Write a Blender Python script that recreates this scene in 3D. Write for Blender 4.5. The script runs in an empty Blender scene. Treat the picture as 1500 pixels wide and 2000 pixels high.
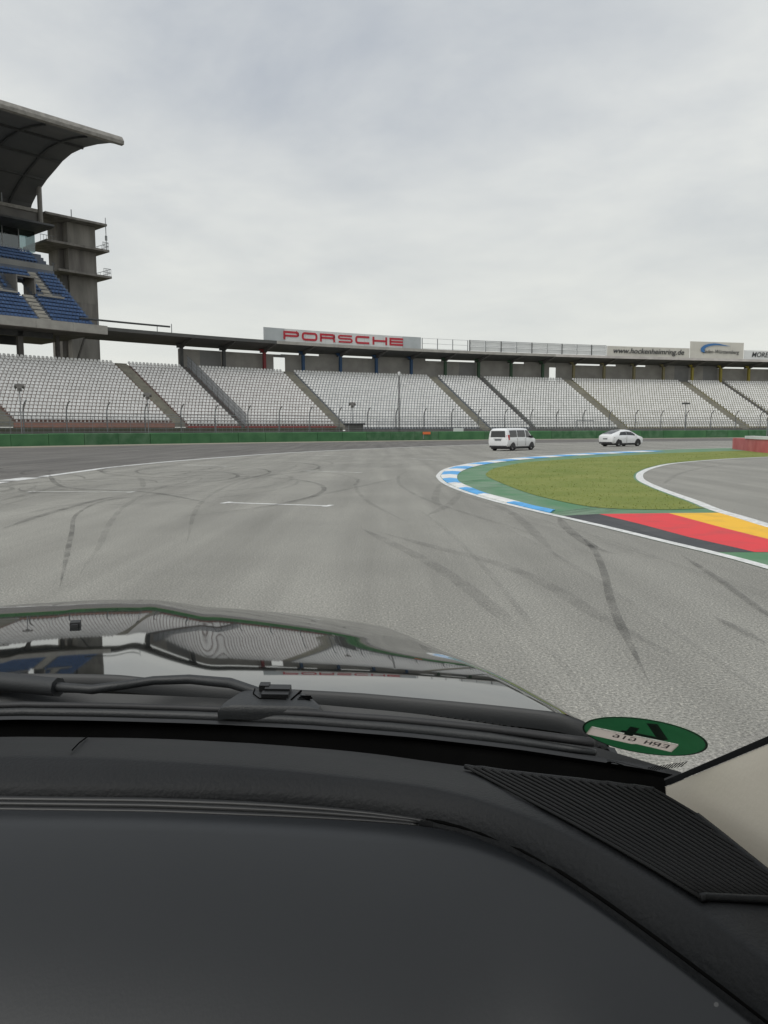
import bpy, bmesh, math, random
import numpy as np
from mathutils import Matrix, Vector
R = math.radians
random.seed(7)
scene = bpy.context.scene
COL = scene.collection

# ------------------------------------------------------------------ camera
CAM_H = 1.75
PITCH = math.atan(159 / 1500.0)
ROLL = 0.004
cam = bpy.data.cameras.new('camera')
cam.sensor_fit = 'VERTICAL'
cam.sensor_height = 32.0
cam.lens = 24.0
cam.clip_start = 0.02
cam.clip_end = 6000.0
cam_ob = bpy.data.objects.new('camera', cam)
COL.objects.link(cam_ob)
_f = Vector((0, math.cos(PITCH), -math.sin(PITCH)))
_r0 = Vector((1, 0, 0))
_u0 = Vector((0, math.sin(PITCH), math.cos(PITCH)))
_r = _r0 * math.cos(ROLL) - _u0 * math.sin(ROLL)
_u = _r0 * math.sin(ROLL) + _u0 * math.cos(ROLL)
cam_ob.matrix_world = Matrix(((_r.x, _u.x, -_f.x, 0), (_r.y, _u.y, -_f.y, 0), (_r.z, _u.z, -_f.z, CAM_H), (0, 0, 0, 1)))
scene.camera = cam_ob

# ------------------------------------------------------------------ overcast sky and soft sun
SUN_EL, SUN_AZ = 50.0, -135.0         # high, behind and to the left, veiled by cloud
world = bpy.data.worlds.new('World')
scene.world = world
world.use_nodes = True
wt = world.node_tree
wt.nodes.clear()


def wn(t, **k):
    n = wt.nodes.new(t)
    for a, b in k.items():
        setattr(n, a, b)
    return n


w_out = wn('ShaderNodeOutputWorld')
w_sky = wn('ShaderNodeTexSky', sky_type='NISHITA', sun_disc=False)
w_sky.sun_elevation = R(SUN_EL)
w_sky.sun_rotation = R(SUN_AZ)
w_sky.air_density = 1.0
w_sky.dust_density = 4.0
w_bg1 = wn('ShaderNodeBackground')
w_bg1.inputs['Strength'].default_value = 0.06
wt.links.new(w_sky.outputs[0], w_bg1.inputs[0])
w_tc = wn('ShaderNodeTexCoord')
w_sep = wn('ShaderNodeSeparateXYZ')
wt.links.new(w_tc.outputs['Generated'], w_sep.inputs[0])
# cloud layer: direction projected on a flat layer, so streaks crowd together towards the horizon
w_zc = wn('ShaderNodeMath', operation='MAXIMUM'); w_zc.inputs[1].default_value = 0.0
w_za = wn('ShaderNodeMath', operation='ADD'); w_za.inputs[1].default_value = 0.16
wt.links.new(w_sep.outputs['Z'], w_zc.inputs[0]); wt.links.new(w_zc.outputs[0], w_za.inputs[0])
w_dx = wn('ShaderNodeMath', operation='DIVIDE'); w_dy = wn('ShaderNodeMath', operation='DIVIDE')
wt.links.new(w_sep.outputs['X'], w_dx.inputs[0]); wt.links.new(w_za.outputs[0], w_dx.inputs[1])
wt.links.new(w_sep.outputs['Y'], w_dy.inputs[0]); wt.links.new(w_za.outputs[0], w_dy.inputs[1])
w_cmb = wn('ShaderNodeCombineXYZ')
wt.links.new(w_dx.outputs[0], w_cmb.inputs[0]); wt.links.new(w_dy.outputs[0], w_cmb.inputs[1])
w_n1 = wn('ShaderNodeTexNoise'); w_n1.inputs['Scale'].default_value = 1.15; w_n1.inputs['Detail'].default_value = 9.0
w_n1.inputs['Roughness'].default_value = 0.58; w_n1.inputs['Distortion'].default_value = 0.2
w_map = wn('ShaderNodeMapping'); w_map.inputs['Rotation'].default_value = (0, 0, R(38)); w_map.inputs['Scale'].default_value = (1.15, 1.2, 1.0)
w_map.inputs['Location'].default_value = (3.4, 1.7, 0.0)
wt.links.new(w_cmb.outputs[0], w_map.inputs[0])
wt.links.new(w_map.outputs[0], w_n1.inputs['Vector'])
w_r1 = wn('ShaderNodeValToRGB')
w_r1.color_ramp.elements[0].position = 0.27; w_r1.color_ramp.elements[0].color = (0.515, 0.55, 0.61, 1)
w_r1.color_ramp.elements[1].position = 0.72; w_r1.color_ramp.elements[1].color = (0.83, 0.84, 0.83, 1)
wt.links.new(w_n1.outputs['Fac'], w_r1.inputs[0])
# towards the horizon the cloud is thinner, warmer and brighter
w_hz = wn('ShaderNodeMapRange'); w_hz.inputs['From Min'].default_value = 0.02; w_hz.inputs['From Max'].default_value = 0.40
w_hz.inputs['To Min'].default_value = 1.0; w_hz.inputs['To Max'].default_value = 0.0; w_hz.interpolation_type = 'SMOOTHSTEP'
wt.links.new(w_sep.outputs['Z'], w_hz.inputs[0])
w_hm = wn('ShaderNodeMath', operation='MULTIPLY'); w_hm.inputs[1].default_value = 0.74
wt.links.new(w_hz.outputs[0], w_hm.inputs[0])
w_mx = wn('ShaderNodeMix', data_type='RGBA')
wt.links.new(w_hm.outputs[0], w_mx.inputs[0])
wt.links.new(w_r1.outputs[0], w_mx.inputs[6])
w_mx.inputs[7].default_value = (0.885, 0.89, 0.83, 1)
w_bg2 = wn('ShaderNodeBackground'); w_bg2.inputs['Strength'].default_value = 1.0
wt.links.new(w_mx.outputs[2], w_bg2.inputs[0])
w_ms = wn('ShaderNodeMixShader'); w_ms.inputs[0].default_value = 0.93
wt.links.new(w_bg1.outputs[0], w_ms.inputs[1]); wt.links.new(w_bg2.outputs[0], w_ms.inputs[2])
wt.links.new(w_ms.outputs[0], w_out.inputs[0])

sun = bpy.data.lights.new('sun', 'SUN')
sun.energy = 1.5
sun.angle = R(35)
sun.color = (1.0, 0.975, 0.94)
sun_ob = bpy.data.objects.new('sun', sun)
COL.objects.link(sun_ob)
_az = R(SUN_AZ)
_dir = Vector((math.sin(_az) * math.cos(R(SUN_EL)), math.cos(_az) * math.cos(R(SUN_EL)), math.sin(R(SUN_EL))))
sun_ob.rotation_euler = _dir.to_track_quat('Z', 'Y').to_euler()

vs = scene.view_settings
vs.view_transform = 'Standard'
vs.look = 'None'
vs.gamma = 1.0
vs.exposure = 0.0
vs.use_curve_mapping = False
scene.cycles.max_bounces = 8
scene.cycles.transparent_max_bounces = 24
scene.cycles.use_denoising = True

# surveyed ground lines in metres (x right, y ahead), bowl curve, and the truck's own contour lines
KNOTS = [0.98037, 0.75391, 0.5298, 0.35787, 0.27879, 0.23043]
X0Y0 = (-46.392, 131.180)
APEX_EDGE = [(4.98, 8.25), (4.80, 9.47), (4.65, 10.49), (4.29, 12.04), (3.90, 13.81), (3.46, 15.54), (3.06, 17.16), (2.59, 19.36), (2.18, 22.20), (1.95, 25.10), (1.94, 27.93), (2.07, 30.18), (2.68, 34.53), (3.65, 38.24), (5.31, 42.60), (7.74, 47.58), (10.75, 52.03), (15.38, 58.04), (20.51, 63.40), (25.99, 68.06), (32.79, 72.07), (40.47, 75.14)]
KERB_IN = [(3.74, 16.69), (3.45, 17.73), (3.23, 19.05), (2.84, 21.26), (2.69, 23.16), (2.56, 25.69), (2.67, 27.94), (2.97, 30.65), (3.50, 33.58), (4.41, 37.09), (5.79, 40.75), (8.01, 45.14), (10.14, 48.29), (12.43, 51.41), (17.63, 57.08), (22.69, 61.98)]
GRASS_LOW = [(4.07, 30.76), (3.89, 28.54), (3.91, 23.95), (4.03, 20.92), (4.27, 19.20), (4.52, 17.93), (4.86, 17.09), (5.47, 16.78), (6.42, 16.69), (7.16, 16.99)]
GRASS_UP = [(4.07, 30.76), (4.95, 34.81), (6.23, 38.30), (7.62, 41.55), (8.99, 43.52), (11.72, 46.79), (16.07, 52.01), (22.07, 57.78), (28.18, 61.93), (31.47, 61.43)]
INNER_LINE = [(29.75, 51.38), (24.01, 48.08), (19.71, 44.69), (15.25, 39.85), (12.68, 35.62), (10.91, 31.93), (9.84, 29.14), (9.01, 26.35), (8.42, 23.38), (8.02, 20.88), (7.70, 18.62), (7.34, 16.55), (7.25, 15.30), (7.14, 14.18), (6.98, 12.20), (6.75, 10.31)]
FLAG_TOP = [(3.61, 15.58), (4.47, 15.88), (5.96, 15.98), (7.21, 16.03)]
FLAG_BR = [(4.47, 15.88), (4.75, 14.16), (4.96, 12.37), (5.21, 11.22), (5.28, 10.83), (5.33, 10.26)]
FLAG_RY = [(5.96, 15.98), (6.03, 13.55), (6.12, 12.13), (6.17, 10.77)]
FLAG_BOT = [(4.52, 10.85), (5.04, 10.84), (5.45, 10.78), (6.26, 10.67)]
LEFT_LINE = [(-12.26, 18.13), (-12.70, 21.84), (-13.25, 26.47), (-13.30, 28.15), (-13.19, 30.03), (-13.22, 31.79), (-13.22, 34.65), (-13.19, 38.32), (-12.20, 45.28), (-11.01, 50.20), (-9.47, 55.96), (-6.99, 63.12), (-3.62, 70.25), (-0.48, 75.74), (2.71, 80.74), (7.65, 88.24), (13.31, 95.16), (22.70, 103.42), (37.01, 111.34), (52.25, 115.62), (66.82, 118.31)]
SLOT0 = [(-3.81, 18.80), (-1.38, 17.93)]
SLOT1 = [(-10.32, 22.55), (-7.42, 22.31)]
SLOT2 = [(-10.53, 40.38), (-7.66, 38.40)]
SLOT3 = [(-3.31, 33.67), (-1.11, 32.27)]
SLOT4 = [(1.62, 48.34), (3.39, 44.84)]
SLOT5 = [(4.08, 70.89), (5.90, 66.97)]
SLOT6 = [(-4.95, 55.74), (-3.90, 54.47)]
SLOT7 = [(-3.45, 53.64), (-2.54, 52.68)]
SLOT8 = [(18.26, 93.02), (19.48, 87.91)]
SLOT9 = [(-5.00, 68.65), (-2.63, 66.58)]
MARK0 = [(-3.59, 8.34), (-4.43, 10.58), (-5.46, 13.32), (-6.53, 16.24), (-7.07, 19.22), (-6.62, 21.54)]
MARK1 = [(-6.91, 13.71), (-7.20, 16.27), (-7.34, 19.95), (-7.04, 21.05)]
MARK2 = [(-9.85, 19.62), (-10.01, 21.71), (-10.74, 25.96)]
MARK3 = [(-14.16, 32.43), (-11.10, 25.98), (-9.46, 23.60), (-6.79, 22.09), (-4.07, 18.42)]
MARK4 = [(-10.11, 30.33), (-9.07, 28.64), (-7.37, 23.49)]
MARK5 = [(-9.40, 31.34), (-9.31, 33.28), (-7.06, 33.11), (-5.70, 30.03), (-5.94, 26.99), (-7.22, 25.76)]
MARK6 = [(-9.61, 18.65), (-10.27, 23.64), (-8.62, 25.84), (-6.31, 27.01)]
MARK7 = [(3.25, 12.73), (3.06, 11.08), (2.69, 9.27), (2.29, 7.60), (2.03, 6.27), (1.82, 5.11)]
MARK8 = [(-0.47, 13.87), (0.08, 11.93), (0.55, 10.25), (0.88, 8.67), (1.11, 7.09), (1.29, 5.71)]
MARK9 = [(-0.09, 13.16), (0.76, 11.39), (1.53, 9.83), (1.87, 8.37), (2.00, 7.18), (2.26, 5.70)]
MARK10 = [(3.51, 15.40), (3.24, 13.40), (3.13, 11.32), (3.29, 10.61)]
MARK11 = [(4.14, 10.59), (3.92, 8.92), (3.71, 7.70), (3.54, 6.58)]
MARK12 = [(1.86, 25.23), (1.31, 19.57), (1.32, 16.46)]
MARK13 = [(-7.72, 15.34), (-7.46, 18.56), (-6.04, 21.52), (-3.89, 23.31)]
MARK14 = [(2.21, 22.01), (1.58, 18.18), (0.83, 15.49)]
MARK15 = [(8.55, 23.69), (11.83, 30.57), (15.98, 36.89), (19.21, 39.48)]
MARK16 = [(1.92, 22.02), (2.55, 18.14), (2.69, 15.43), (2.39, 10.42)]
MARK17 = [(-12.72, 42.49), (-10.23, 46.65), (-7.91, 51.78)]
MARK18 = [(-2.73, 17.74), (-1.33, 22.19), (0.99, 29.57)]
MARK19 = [(-21.63, 43.33), (-20.72, 49.45), (-19.13, 58.75)]
MARK20 = [(-25.44, 57.12), (-26.28, 71.95), (-22.16, 79.48)]
MARK21 = [(3.07, 7.06), (3.10, 6.50), (3.11, 6.08)]
HOOD_REAR = [(0.0059, 1.1645, -0.3400), (0.0447, 1.1533, -0.3402), (0.0835, 1.1421, -0.3405), (0.1220, 1.1301, -0.3407), (0.1600, 1.1164, -0.3409), (0.1979, 1.1026, -0.3411), (0.2354, 1.0877, -0.3414), (0.2727, 1.0721, -0.3416), (0.3099, 1.0565, -0.3418), (0.3470, 1.0407, -0.3420), (0.3836, 1.0236, -0.3423), (0.4201, 1.0064, -0.3425), (0.4567, 0.9892, -0.3427), (0.4926, 0.9711, -0.3430), (0.5268, 0.9496, -0.3432), (0.5609, 0.9279, -0.3434), (0.5949, 0.9062, -0.3437), (0.6288, 0.8843, -0.3439), (0.6624, 0.8619, -0.3442), (0.6951, 0.8383, -0.3445), (0.7271, 0.8137, -0.3447), (0.7557, 0.7853, -0.3450)]
COWL_MID = [(0.0000, 1.1104, -0.3520), (0.0411, 1.1004, -0.3510), (0.0809, 1.0841, -0.3494), (0.1207, 1.0677, -0.3478), (0.1603, 1.0507, -0.3462), (0.1987, 1.0314, -0.3446), (0.2371, 1.0119, -0.3430), (0.2755, 0.9924, -0.3414), (0.3131, 0.9715, -0.3397), (0.3503, 0.9499, -0.3380), (0.3876, 0.9283, -0.3363), (0.4240, 0.9055, -0.3346), (0.4594, 0.8810, -0.3328), (0.4948, 0.8565, -0.3310), (0.5291, 0.8306, -0.3292), (0.5611, 0.8018, -0.3272), (0.5930, 0.7729, -0.3253), (0.6220, 0.7415, -0.3234), (0.6470, 0.7065, -0.3214), (0.6704, 0.6704, -0.3194), (0.6905, 0.6324, -0.3172), (0.7100, 0.5941, -0.3150)]
GLASS_BASE = [(0.0000, 0.9545, -0.3350), (0.0393, 0.9536, -0.3350), (0.0776, 0.9460, -0.3350), (0.1152, 0.9346, -0.3350), (0.1529, 0.9232, -0.3350), (0.1903, 0.9110, -0.3350), (0.2275, 0.8982, -0.3350), (0.2647, 0.8854, -0.3350), (0.3006, 0.8697, -0.3341), (0.3350, 0.8506, -0.3321), (0.3693, 0.8315, -0.3300), (0.4024, 0.8106, -0.3274), (0.4323, 0.7854, -0.3234), (0.4621, 0.7600, -0.3193), (0.4915, 0.7342, -0.3152), (0.5187, 0.7061, -0.3107), (0.5456, 0.6778, -0.3062), (0.5718, 0.6488, -0.3016), (0.5954, 0.6177, -0.2967), (0.6187, 0.5864, -0.2917), (0.6409, 0.5544, -0.2863), (0.6634, 0.5228, -0.2830)]
DASH_FAR = [(0.0000, 0.8336, -0.3100), (0.0434, 0.8326, -0.3100), (0.0865, 0.8293, -0.3100), (0.1283, 0.8176, -0.3100), (0.1699, 0.8053, -0.3100), (0.2116, 0.7930, -0.3100), (0.2526, 0.7790, -0.3100), (0.2931, 0.7632, -0.3100), (0.3334, 0.7470, -0.3100), (0.3728, 0.7287, -0.3100), (0.4119, 0.7100, -0.3100), (0.4461, 0.6844, -0.3074), (0.4764, 0.6536, -0.3031), (0.5065, 0.6226, -0.2984), (0.5360, 0.5912, -0.2933), (0.5656, 0.5598, -0.2881), (0.5946, 0.5280, -0.2826), (0.6190, 0.4941, -0.2769), (0.6190, 0.4520, -0.2730), (0.6134, 0.4091, -0.2693), (0.6069, 0.3664, -0.2656), (0.6035, 0.3231, -0.2650)]
DASH_RIDGE = [(0.0000, 0.6687, -0.2650), (0.0363, 0.6674, -0.2650), (0.0726, 0.6661, -0.2650), (0.1088, 0.6646, -0.2650), (0.1440, 0.6569, -0.2650), (0.1787, 0.6462, -0.2650), (0.2130, 0.6346, -0.2650), (0.2468, 0.6213, -0.2650), (0.2805, 0.6078, -0.2650), (0.3136, 0.5930, -0.2650), (0.3465, 0.5775, -0.2650), (0.3787, 0.5607, -0.2650), (0.4100, 0.5426, -0.2643), (0.4393, 0.5214, -0.2629), (0.4650, 0.4960, -0.2615), (0.4853, 0.4661, -0.2601), (0.5032, 0.4346, -0.2587), (0.5154, 0.4005, -0.2573), (0.5255, 0.3657, -0.2558), (0.5336, 0.3304, -0.2542), (0.5377, 0.2944, -0.2525), (0.5413, 0.2583, -0.2520)]
DASH_GROOVE = [(0.0094, 0.6615, -0.2775), (0.0427, 0.6514, -0.2775), (0.0761, 0.6413, -0.2775), (0.1094, 0.6312, -0.2775), (0.1428, 0.6214, -0.2775), (0.1763, 0.6120, -0.2775), (0.2098, 0.6025, -0.2775), (0.2433, 0.5929, -0.2775), (0.2764, 0.5820, -0.2775), (0.3093, 0.5708, -0.2775), (0.3415, 0.5575, -0.2775), (0.3732, 0.5432, -0.2775), (0.4036, 0.5265, -0.2772), (0.4320, 0.5064, -0.2765), (0.4578, 0.4833, -0.2758), (0.4784, 0.4554, -0.2751), (0.4932, 0.4240, -0.2745), (0.5039, 0.3909, -0.2738), (0.5127, 0.3573, -0.2731), (0.5203, 0.3233, -0.2723), (0.5272, 0.2892, -0.2714), (0.5341, 0.2551, -0.2710)]
PANEL_TOP = [(0.0000, 0.6449, -0.2835), (0.0341, 0.6393, -0.2835), (0.0676, 0.6294, -0.2835), (0.1011, 0.6196, -0.2835), (0.1346, 0.6098, -0.2835), (0.1681, 0.6002, -0.2835), (0.2017, 0.5905, -0.2835), (0.2352, 0.5809, -0.2835), (0.2684, 0.5700, -0.2835), (0.3014, 0.5586, -0.2835), (0.3344, 0.5473, -0.2835), (0.3671, 0.5352, -0.2834), (0.3994, 0.5219, -0.2830), (0.4309, 0.5072, -0.2825), (0.4595, 0.4877, -0.2818), (0.4807, 0.4603, -0.2811), (0.4957, 0.4289, -0.2805), (0.5066, 0.3958, -0.2798), (0.5157, 0.3622, -0.2791), (0.5235, 0.3282, -0.2783), (0.5306, 0.2940, -0.2774), (0.5375, 0.2598, -0.2770)]
RIBS = [[(0.4995, 0.5963, -0.2904), (0.5038, 0.4896, -0.2668), (0.5174, 0.4276, -0.2598), (0.5303, 0.3799, -0.2574), (0.5396, 0.3378, -0.2554)], [(0.5052, 0.5876, -0.2887), (0.5096, 0.4855, -0.2664), (0.5223, 0.4273, -0.2603), (0.5341, 0.3813, -0.2580), (0.5432, 0.3389, -0.2559)], [(0.5114, 0.5870, -0.2892), (0.5149, 0.4850, -0.2667), (0.5273, 0.4270, -0.2608), (0.5385, 0.3806, -0.2584), (0.5472, 0.3383, -0.2564)], [(0.5168, 0.5784, -0.2875), (0.5212, 0.4822, -0.2670), (0.5328, 0.4243, -0.2613), (0.5433, 0.3779, -0.2588), (0.5512, 0.3377, -0.2569)], [(0.5236, 0.5733, -0.2874), (0.5272, 0.4828, -0.2679), (0.5378, 0.4239, -0.2618), (0.5476, 0.3772, -0.2592), (0.5553, 0.3371, -0.2573)], [(0.5299, 0.5676, -0.2866), (0.5338, 0.4807, -0.2685), (0.5432, 0.4211, -0.2621), (0.5520, 0.3765, -0.2597), (0.5594, 0.3365, -0.2578)], [(0.5362, 0.5619, -0.2857), (0.5404, 0.4784, -0.2691), (0.5481, 0.4206, -0.2626), (0.5564, 0.3759, -0.2602), (0.5635, 0.3359, -0.2583)], [(0.5423, 0.5563, -0.2849), (0.5460, 0.4744, -0.2691), (0.5535, 0.4178, -0.2630), (0.5611, 0.3731, -0.2605), (0.5675, 0.3353, -0.2588)], [(0.5484, 0.5508, -0.2841), (0.5509, 0.4729, -0.2690), (0.5585, 0.4175, -0.2635), (0.5655, 0.3724, -0.2610), (0.5716, 0.3347, -0.2592)], [(0.5558, 0.5479, -0.2846), (0.5556, 0.4676, -0.2682), (0.5637, 0.4145, -0.2639), (0.5699, 0.3718, -0.2615), (0.5757, 0.3341, -0.2597)], [(0.5616, 0.5423, -0.2837), (0.5605, 0.4628, -0.2676), (0.5685, 0.4138, -0.2643), (0.5743, 0.3711, -0.2619), (0.5803, 0.3340, -0.2606)], [(0.5674, 0.5367, -0.2827), (0.5660, 0.4625, -0.2682), (0.5732, 0.4130, -0.2648), (0.5787, 0.3704, -0.2624), (0.5845, 0.3354, -0.2614)], [(0.5732, 0.5313, -0.2819), (0.5719, 0.4594, -0.2686), (0.5783, 0.4099, -0.2652), (0.5831, 0.3698, -0.2629), (0.5891, 0.3353, -0.2622)], [(0.5784, 0.5252, -0.2808), (0.5778, 0.4564, -0.2691), (0.5831, 0.4092, -0.2657), (0.5876, 0.3692, -0.2634), (0.5937, 0.3352, -0.2631)], [(0.5838, 0.5195, -0.2801), (0.5835, 0.4531, -0.2694), (0.5882, 0.4061, -0.2661), (0.5923, 0.3665, -0.2638), (0.5984, 0.3351, -0.2640)], [(0.5895, 0.5185, -0.2804), (0.5886, 0.4555, -0.2701), (0.5927, 0.4078, -0.2668), (0.5965, 0.3679, -0.2644), (0.6027, 0.3366, -0.2648)], [(0.5943, 0.5123, -0.2794), (0.5937, 0.4579, -0.2709), (0.5967, 0.4170, -0.2679), (0.5997, 0.3820, -0.2658), (0.6036, 0.3527, -0.2650)], [(0.5991, 0.5061, -0.2783), (0.5986, 0.4631, -0.2719), (0.6007, 0.4291, -0.2692), (0.6029, 0.3993, -0.2674), (0.6052, 0.3707, -0.2657)], [(0.6043, 0.5045, -0.2783), (0.6034, 0.4715, -0.2732), (0.6049, 0.4418, -0.2706), (0.6066, 0.4156, -0.2690), (0.6082, 0.3918, -0.2675)], [(0.6090, 0.4985, -0.2773), (0.6089, 0.4740, -0.2740), (0.6096, 0.4526, -0.2721), (0.6105, 0.4330, -0.2706), (0.6115, 0.4149, -0.2695)], [(0.6135, 0.4925, -0.2763), (0.6142, 0.4797, -0.2751), (0.6146, 0.4672, -0.2740), (0.6148, 0.4548, -0.2728), (0.6151, 0.4432, -0.2719)]]
# ------------------------------------------------------------------ materials
MATS = {}


def mat(name, c, rough=0.7, c2=None, scale=3.0, bump=0.0, bscale=None, metal=0.0, spec=0.5, coat=0.0, detail=6.0, lo=0.35, hi=0.65,
        stretch=None, space='Object', ior=None):
    """Principled with colour mixed between c and c2 by noise and optional bump."""
    if name in MATS:
        return MATS[name]
    m = bpy.data.materials.new(name)
    m.use_nodes = True
    nt = m.node_tree
    b = nt.nodes['Principled BSDF']
    b.inputs['Roughness'].default_value = rough
    b.inputs['Metallic'].default_value = metal
    b.inputs['Specular IOR Level'].default_value = spec
    b.inputs['Coat Weight'].default_value = coat
    b.inputs['Coat Roughness'].default_value = 0.03
    if ior:
        b.inputs['IOR'].default_value = ior
    b.inputs['Base Color'].default_value = (*c, 1)
    tc = nt.nodes.new('ShaderNodeTexCoord')
    mp = nt.nodes.new('ShaderNodeMapping')
    if stretch:
        mp.inputs['Scale'].default_value = stretch
    if space == 'Position':
        nt.links.new(nt.nodes.new('ShaderNodeNewGeometry').outputs['Position'], mp.inputs[0])
    else:
        nt.links.new(tc.outputs[space], mp.inputs[0])
    if c2 is not None:
        n = nt.nodes.new('ShaderNodeTexNoise')
        n.inputs['Scale'].default_value = scale
        n.inputs['Detail'].default_value = detail
        nt.links.new(mp.outputs[0], n.inputs['Vector'])
        r = nt.nodes.new('ShaderNodeValToRGB')
        r.color_ramp.elements[0].position = lo
        r.color_ramp.elements[0].color = (*c, 1)
        r.color_ramp.elements[1].position = hi
        r.color_ramp.elements[1].color = (*c2, 1)
        nt.links.new(n.outputs['Fac'], r.inputs[0])
        nt.links.new(r.outputs[0], b.inputs['Base Color'])
    if bump:
        n2 = nt.nodes.new('ShaderNodeTexNoise')
        n2.inputs['Scale'].default_value = bscale or scale * 4
        n2.inputs['Detail'].default_value = 4
        nt.links.new(mp.outputs[0], n2.inputs['Vector'])
        bp = nt.nodes.new('ShaderNodeBump')
        bp.inputs['Strength'].default_value = min(1.0, bump)
        bp.inputs['Distance'].default_value = 0.01
        nt.links.new(n2.outputs['Fac'], bp.inputs['Height'])
        nt.links.new(bp.outputs[0], b.inputs['Normal'])
    MATS[name] = m
    return m


def asphalt(name, base, warm, speck, streak_rot=0.0, streak=0.10):
    """Worn asphalt: aggregate speckle, patches, and streaks along the driving line."""
    m = bpy.data.materials.new(name)
    m.use_nodes = True
    nt = m.node_tree
    L = nt.links.new
    b = nt.nodes['Principled BSDF']
    b.inputs['Roughness'].default_value = 0.82
    b.inputs['Specular IOR Level'].default_value = 0.3
    tc = nt.nodes.new('ShaderNodeTexCoord')

    def noise(scale, detail, vec=None, rough=0.55):
        n = nt.nodes.new('ShaderNodeTexNoise')
        n.inputs['Scale'].default_value = scale
        n.inputs['Detail'].default_value = detail
        n.inputs['Roughness'].default_value = rough
        L(vec or tc.outputs['Object'], n.inputs['Vector'])
        return n

    def ramp(src, p0, c0, p1, c1):
        r = nt.nodes.new('ShaderNodeValToRGB')
        r.color_ramp.elements[0].position = p0; r.color_ramp.elements[0].color = (*c0, 1)
        r.color_ramp.elements[1].position = p1; r.color_ramp.elements[1].color = (*c1, 1)
        L(src, r.inputs[0])
        return r

    def mixc(fac, a, bb, mode='MIX'):
        x = nt.nodes.new('ShaderNodeMix'); x.data_type = 'RGBA'; x.blend_type = mode
        if isinstance(fac, float):
            x.inputs[0].default_value = fac
        else:
            L(fac, x.inputs[0])
        L(a, x.inputs[6]); L(bb, x.inputs[7])
        return x.outputs[2]
    patch = ramp(noise(0.22, 5).outputs['Fac'], 0.35, base, 0.68, warm)
    mp = nt.nodes.new('ShaderNodeMapping')
    mp.inputs['Rotation'].default_value = (0, 0, streak_rot)
    mp.inputs['Scale'].default_value = (1.0, 0.045, 1.0)
    L(tc.outputs['Object'], mp.inputs[0])
    st = ramp(noise(1.1, 6, mp.outputs[0]).outputs['Fac'], 0.34, (1 - 2.2 * streak,) * 3, 0.62, (1 + 0.3 * streak,) * 3)
    c = mixc(1.0, patch.outputs[0], st.outputs[0], 'MULTIPLY')
    sp = ramp(noise(46, 5, rough=0.85).outputs['Fac'], 0.40, (1 - speck,) * 3, 0.60, (1 + speck,) * 3)
    c = mixc(1.0, c, sp.outputs[0], 'MULTIPLY')
    vo = nt.nodes.new('ShaderNodeTexVoronoi')
    vo.inputs['Scale'].default_value = 34
    L(tc.outputs['Object'], vo.inputs['Vector'])
    ch = ramp(vo.outputs['Distance'], 0.10, (2.0, 1.95, 1.85), 0.26, (1.0, 1.0, 1.0))
    c = mixc(0.75, c, mixc(1.0, c, ch.outputs[0], 'MULTIPLY'))
    L(c, b.inputs['Base Color'])
    bp = nt.nodes.new('ShaderNodeBump')
    bp.inputs['Strength'].default_value = 0.10
    bp.inputs['Distance'].default_value = 0.002
    L(noise(80, 3, rough=0.7).outputs['Fac'], bp.inputs['Height'])
    L(bp.outputs[0], b.inputs['Normal'])
    MATS[name] = m
    return m


def worn(name, c, under, amount=0.35, scale=9.0, rough=0.75, stretch=None):
    """A layer that lets what lies below show through where it is worn away (tyre rubber, old paint)."""
    m = bpy.data.materials.new(name)
    m.use_nodes = True
    nt = m.node_tree
    L = nt.links.new
    b = nt.nodes['Principled BSDF']
    b.inputs['Base Color'].default_value = (*c, 1)
    b.inputs['Roughness'].default_value = rough
    b.inputs['Specular IOR Level'].default_value = 0.25
    tc = nt.nodes.new('ShaderNodeTexCoord')
    n = nt.nodes.new('ShaderNodeTexNoise')
    n.inputs['Scale'].default_value = scale
    n.inputs['Detail'].default_value = 8
    n.inputs['Roughness'].default_value = 0.68
    L(tc.outputs['Object'], n.inputs['Vector'])
    r = nt.nodes.new('ShaderNodeMapRange')
    r.inputs['From Min'].default_value = amount - 0.12
    r.inputs['From Max'].default_value = amount + 0.18
    r.inputs['To Min'].default_value = under[0]
    r.inputs['To Max'].default_value = under[1]
    L(n.outputs['Fac'], r.inputs[0])
    L(r.outputs[0], b.inputs['Alpha'])
    MATS[name] = m
    return m


M_TRACK = asphalt('track_asphalt', (0.255, 0.249, 0.226), (0.31, 0.302, 0.273), 0.46, R(-8), 0.09)
M_RUNOFF = asphalt('runoff_asphalt', (0.142, 0.135, 0.128), (0.18, 0.172, 0.16), 0.22, R(-42), 0.14)
M_INNER = asphalt('inner_asphalt', (0.26, 0.252, 0.232), (0.31, 0.30, 0.273), 0.22, R(-12), 0.15)
M_TAN = mat('tan_verge', (0.33, 0.30, 0.235), 0.95, (0.25, 0.235, 0.19), 0.5)
M_WHITE_PAINT = worn('white_line_paint', (0.80, 0.80, 0.79), (0.55, 1.0), 0.40, 6.0, 0.6)
M_WHITE_OLD = worn('old_white_paint', (0.76, 0.76, 0.73), (0.35, 0.95), 0.45, 5.0, 0.6)
M_KERB_W = mat('kerb_white', (0.82, 0.82, 0.80), 0.6, (0.50, 0.50, 0.48), 2.2, lo=.45, hi=.8)
M_KERB_B = mat('kerb_blue', (0.085, 0.40, 0.80), 0.6, (0.06, 0.22, 0.45), 2.2, lo=.45, hi=.8)
M_GREEN = mat('green_paint', (0.075, 0.215, 0.10), 0.75, (0.17, 0.26, 0.175), 0.8, bump=0.2, bscale=60)
M_BLACKP = mat('black_paint', (0.042, 0.044, 0.05), 0.7, (0.085, 0.085, 0.085), 1.6, lo=.45, hi=.85, detail=10, bump=0.2, bscale=60)
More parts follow.
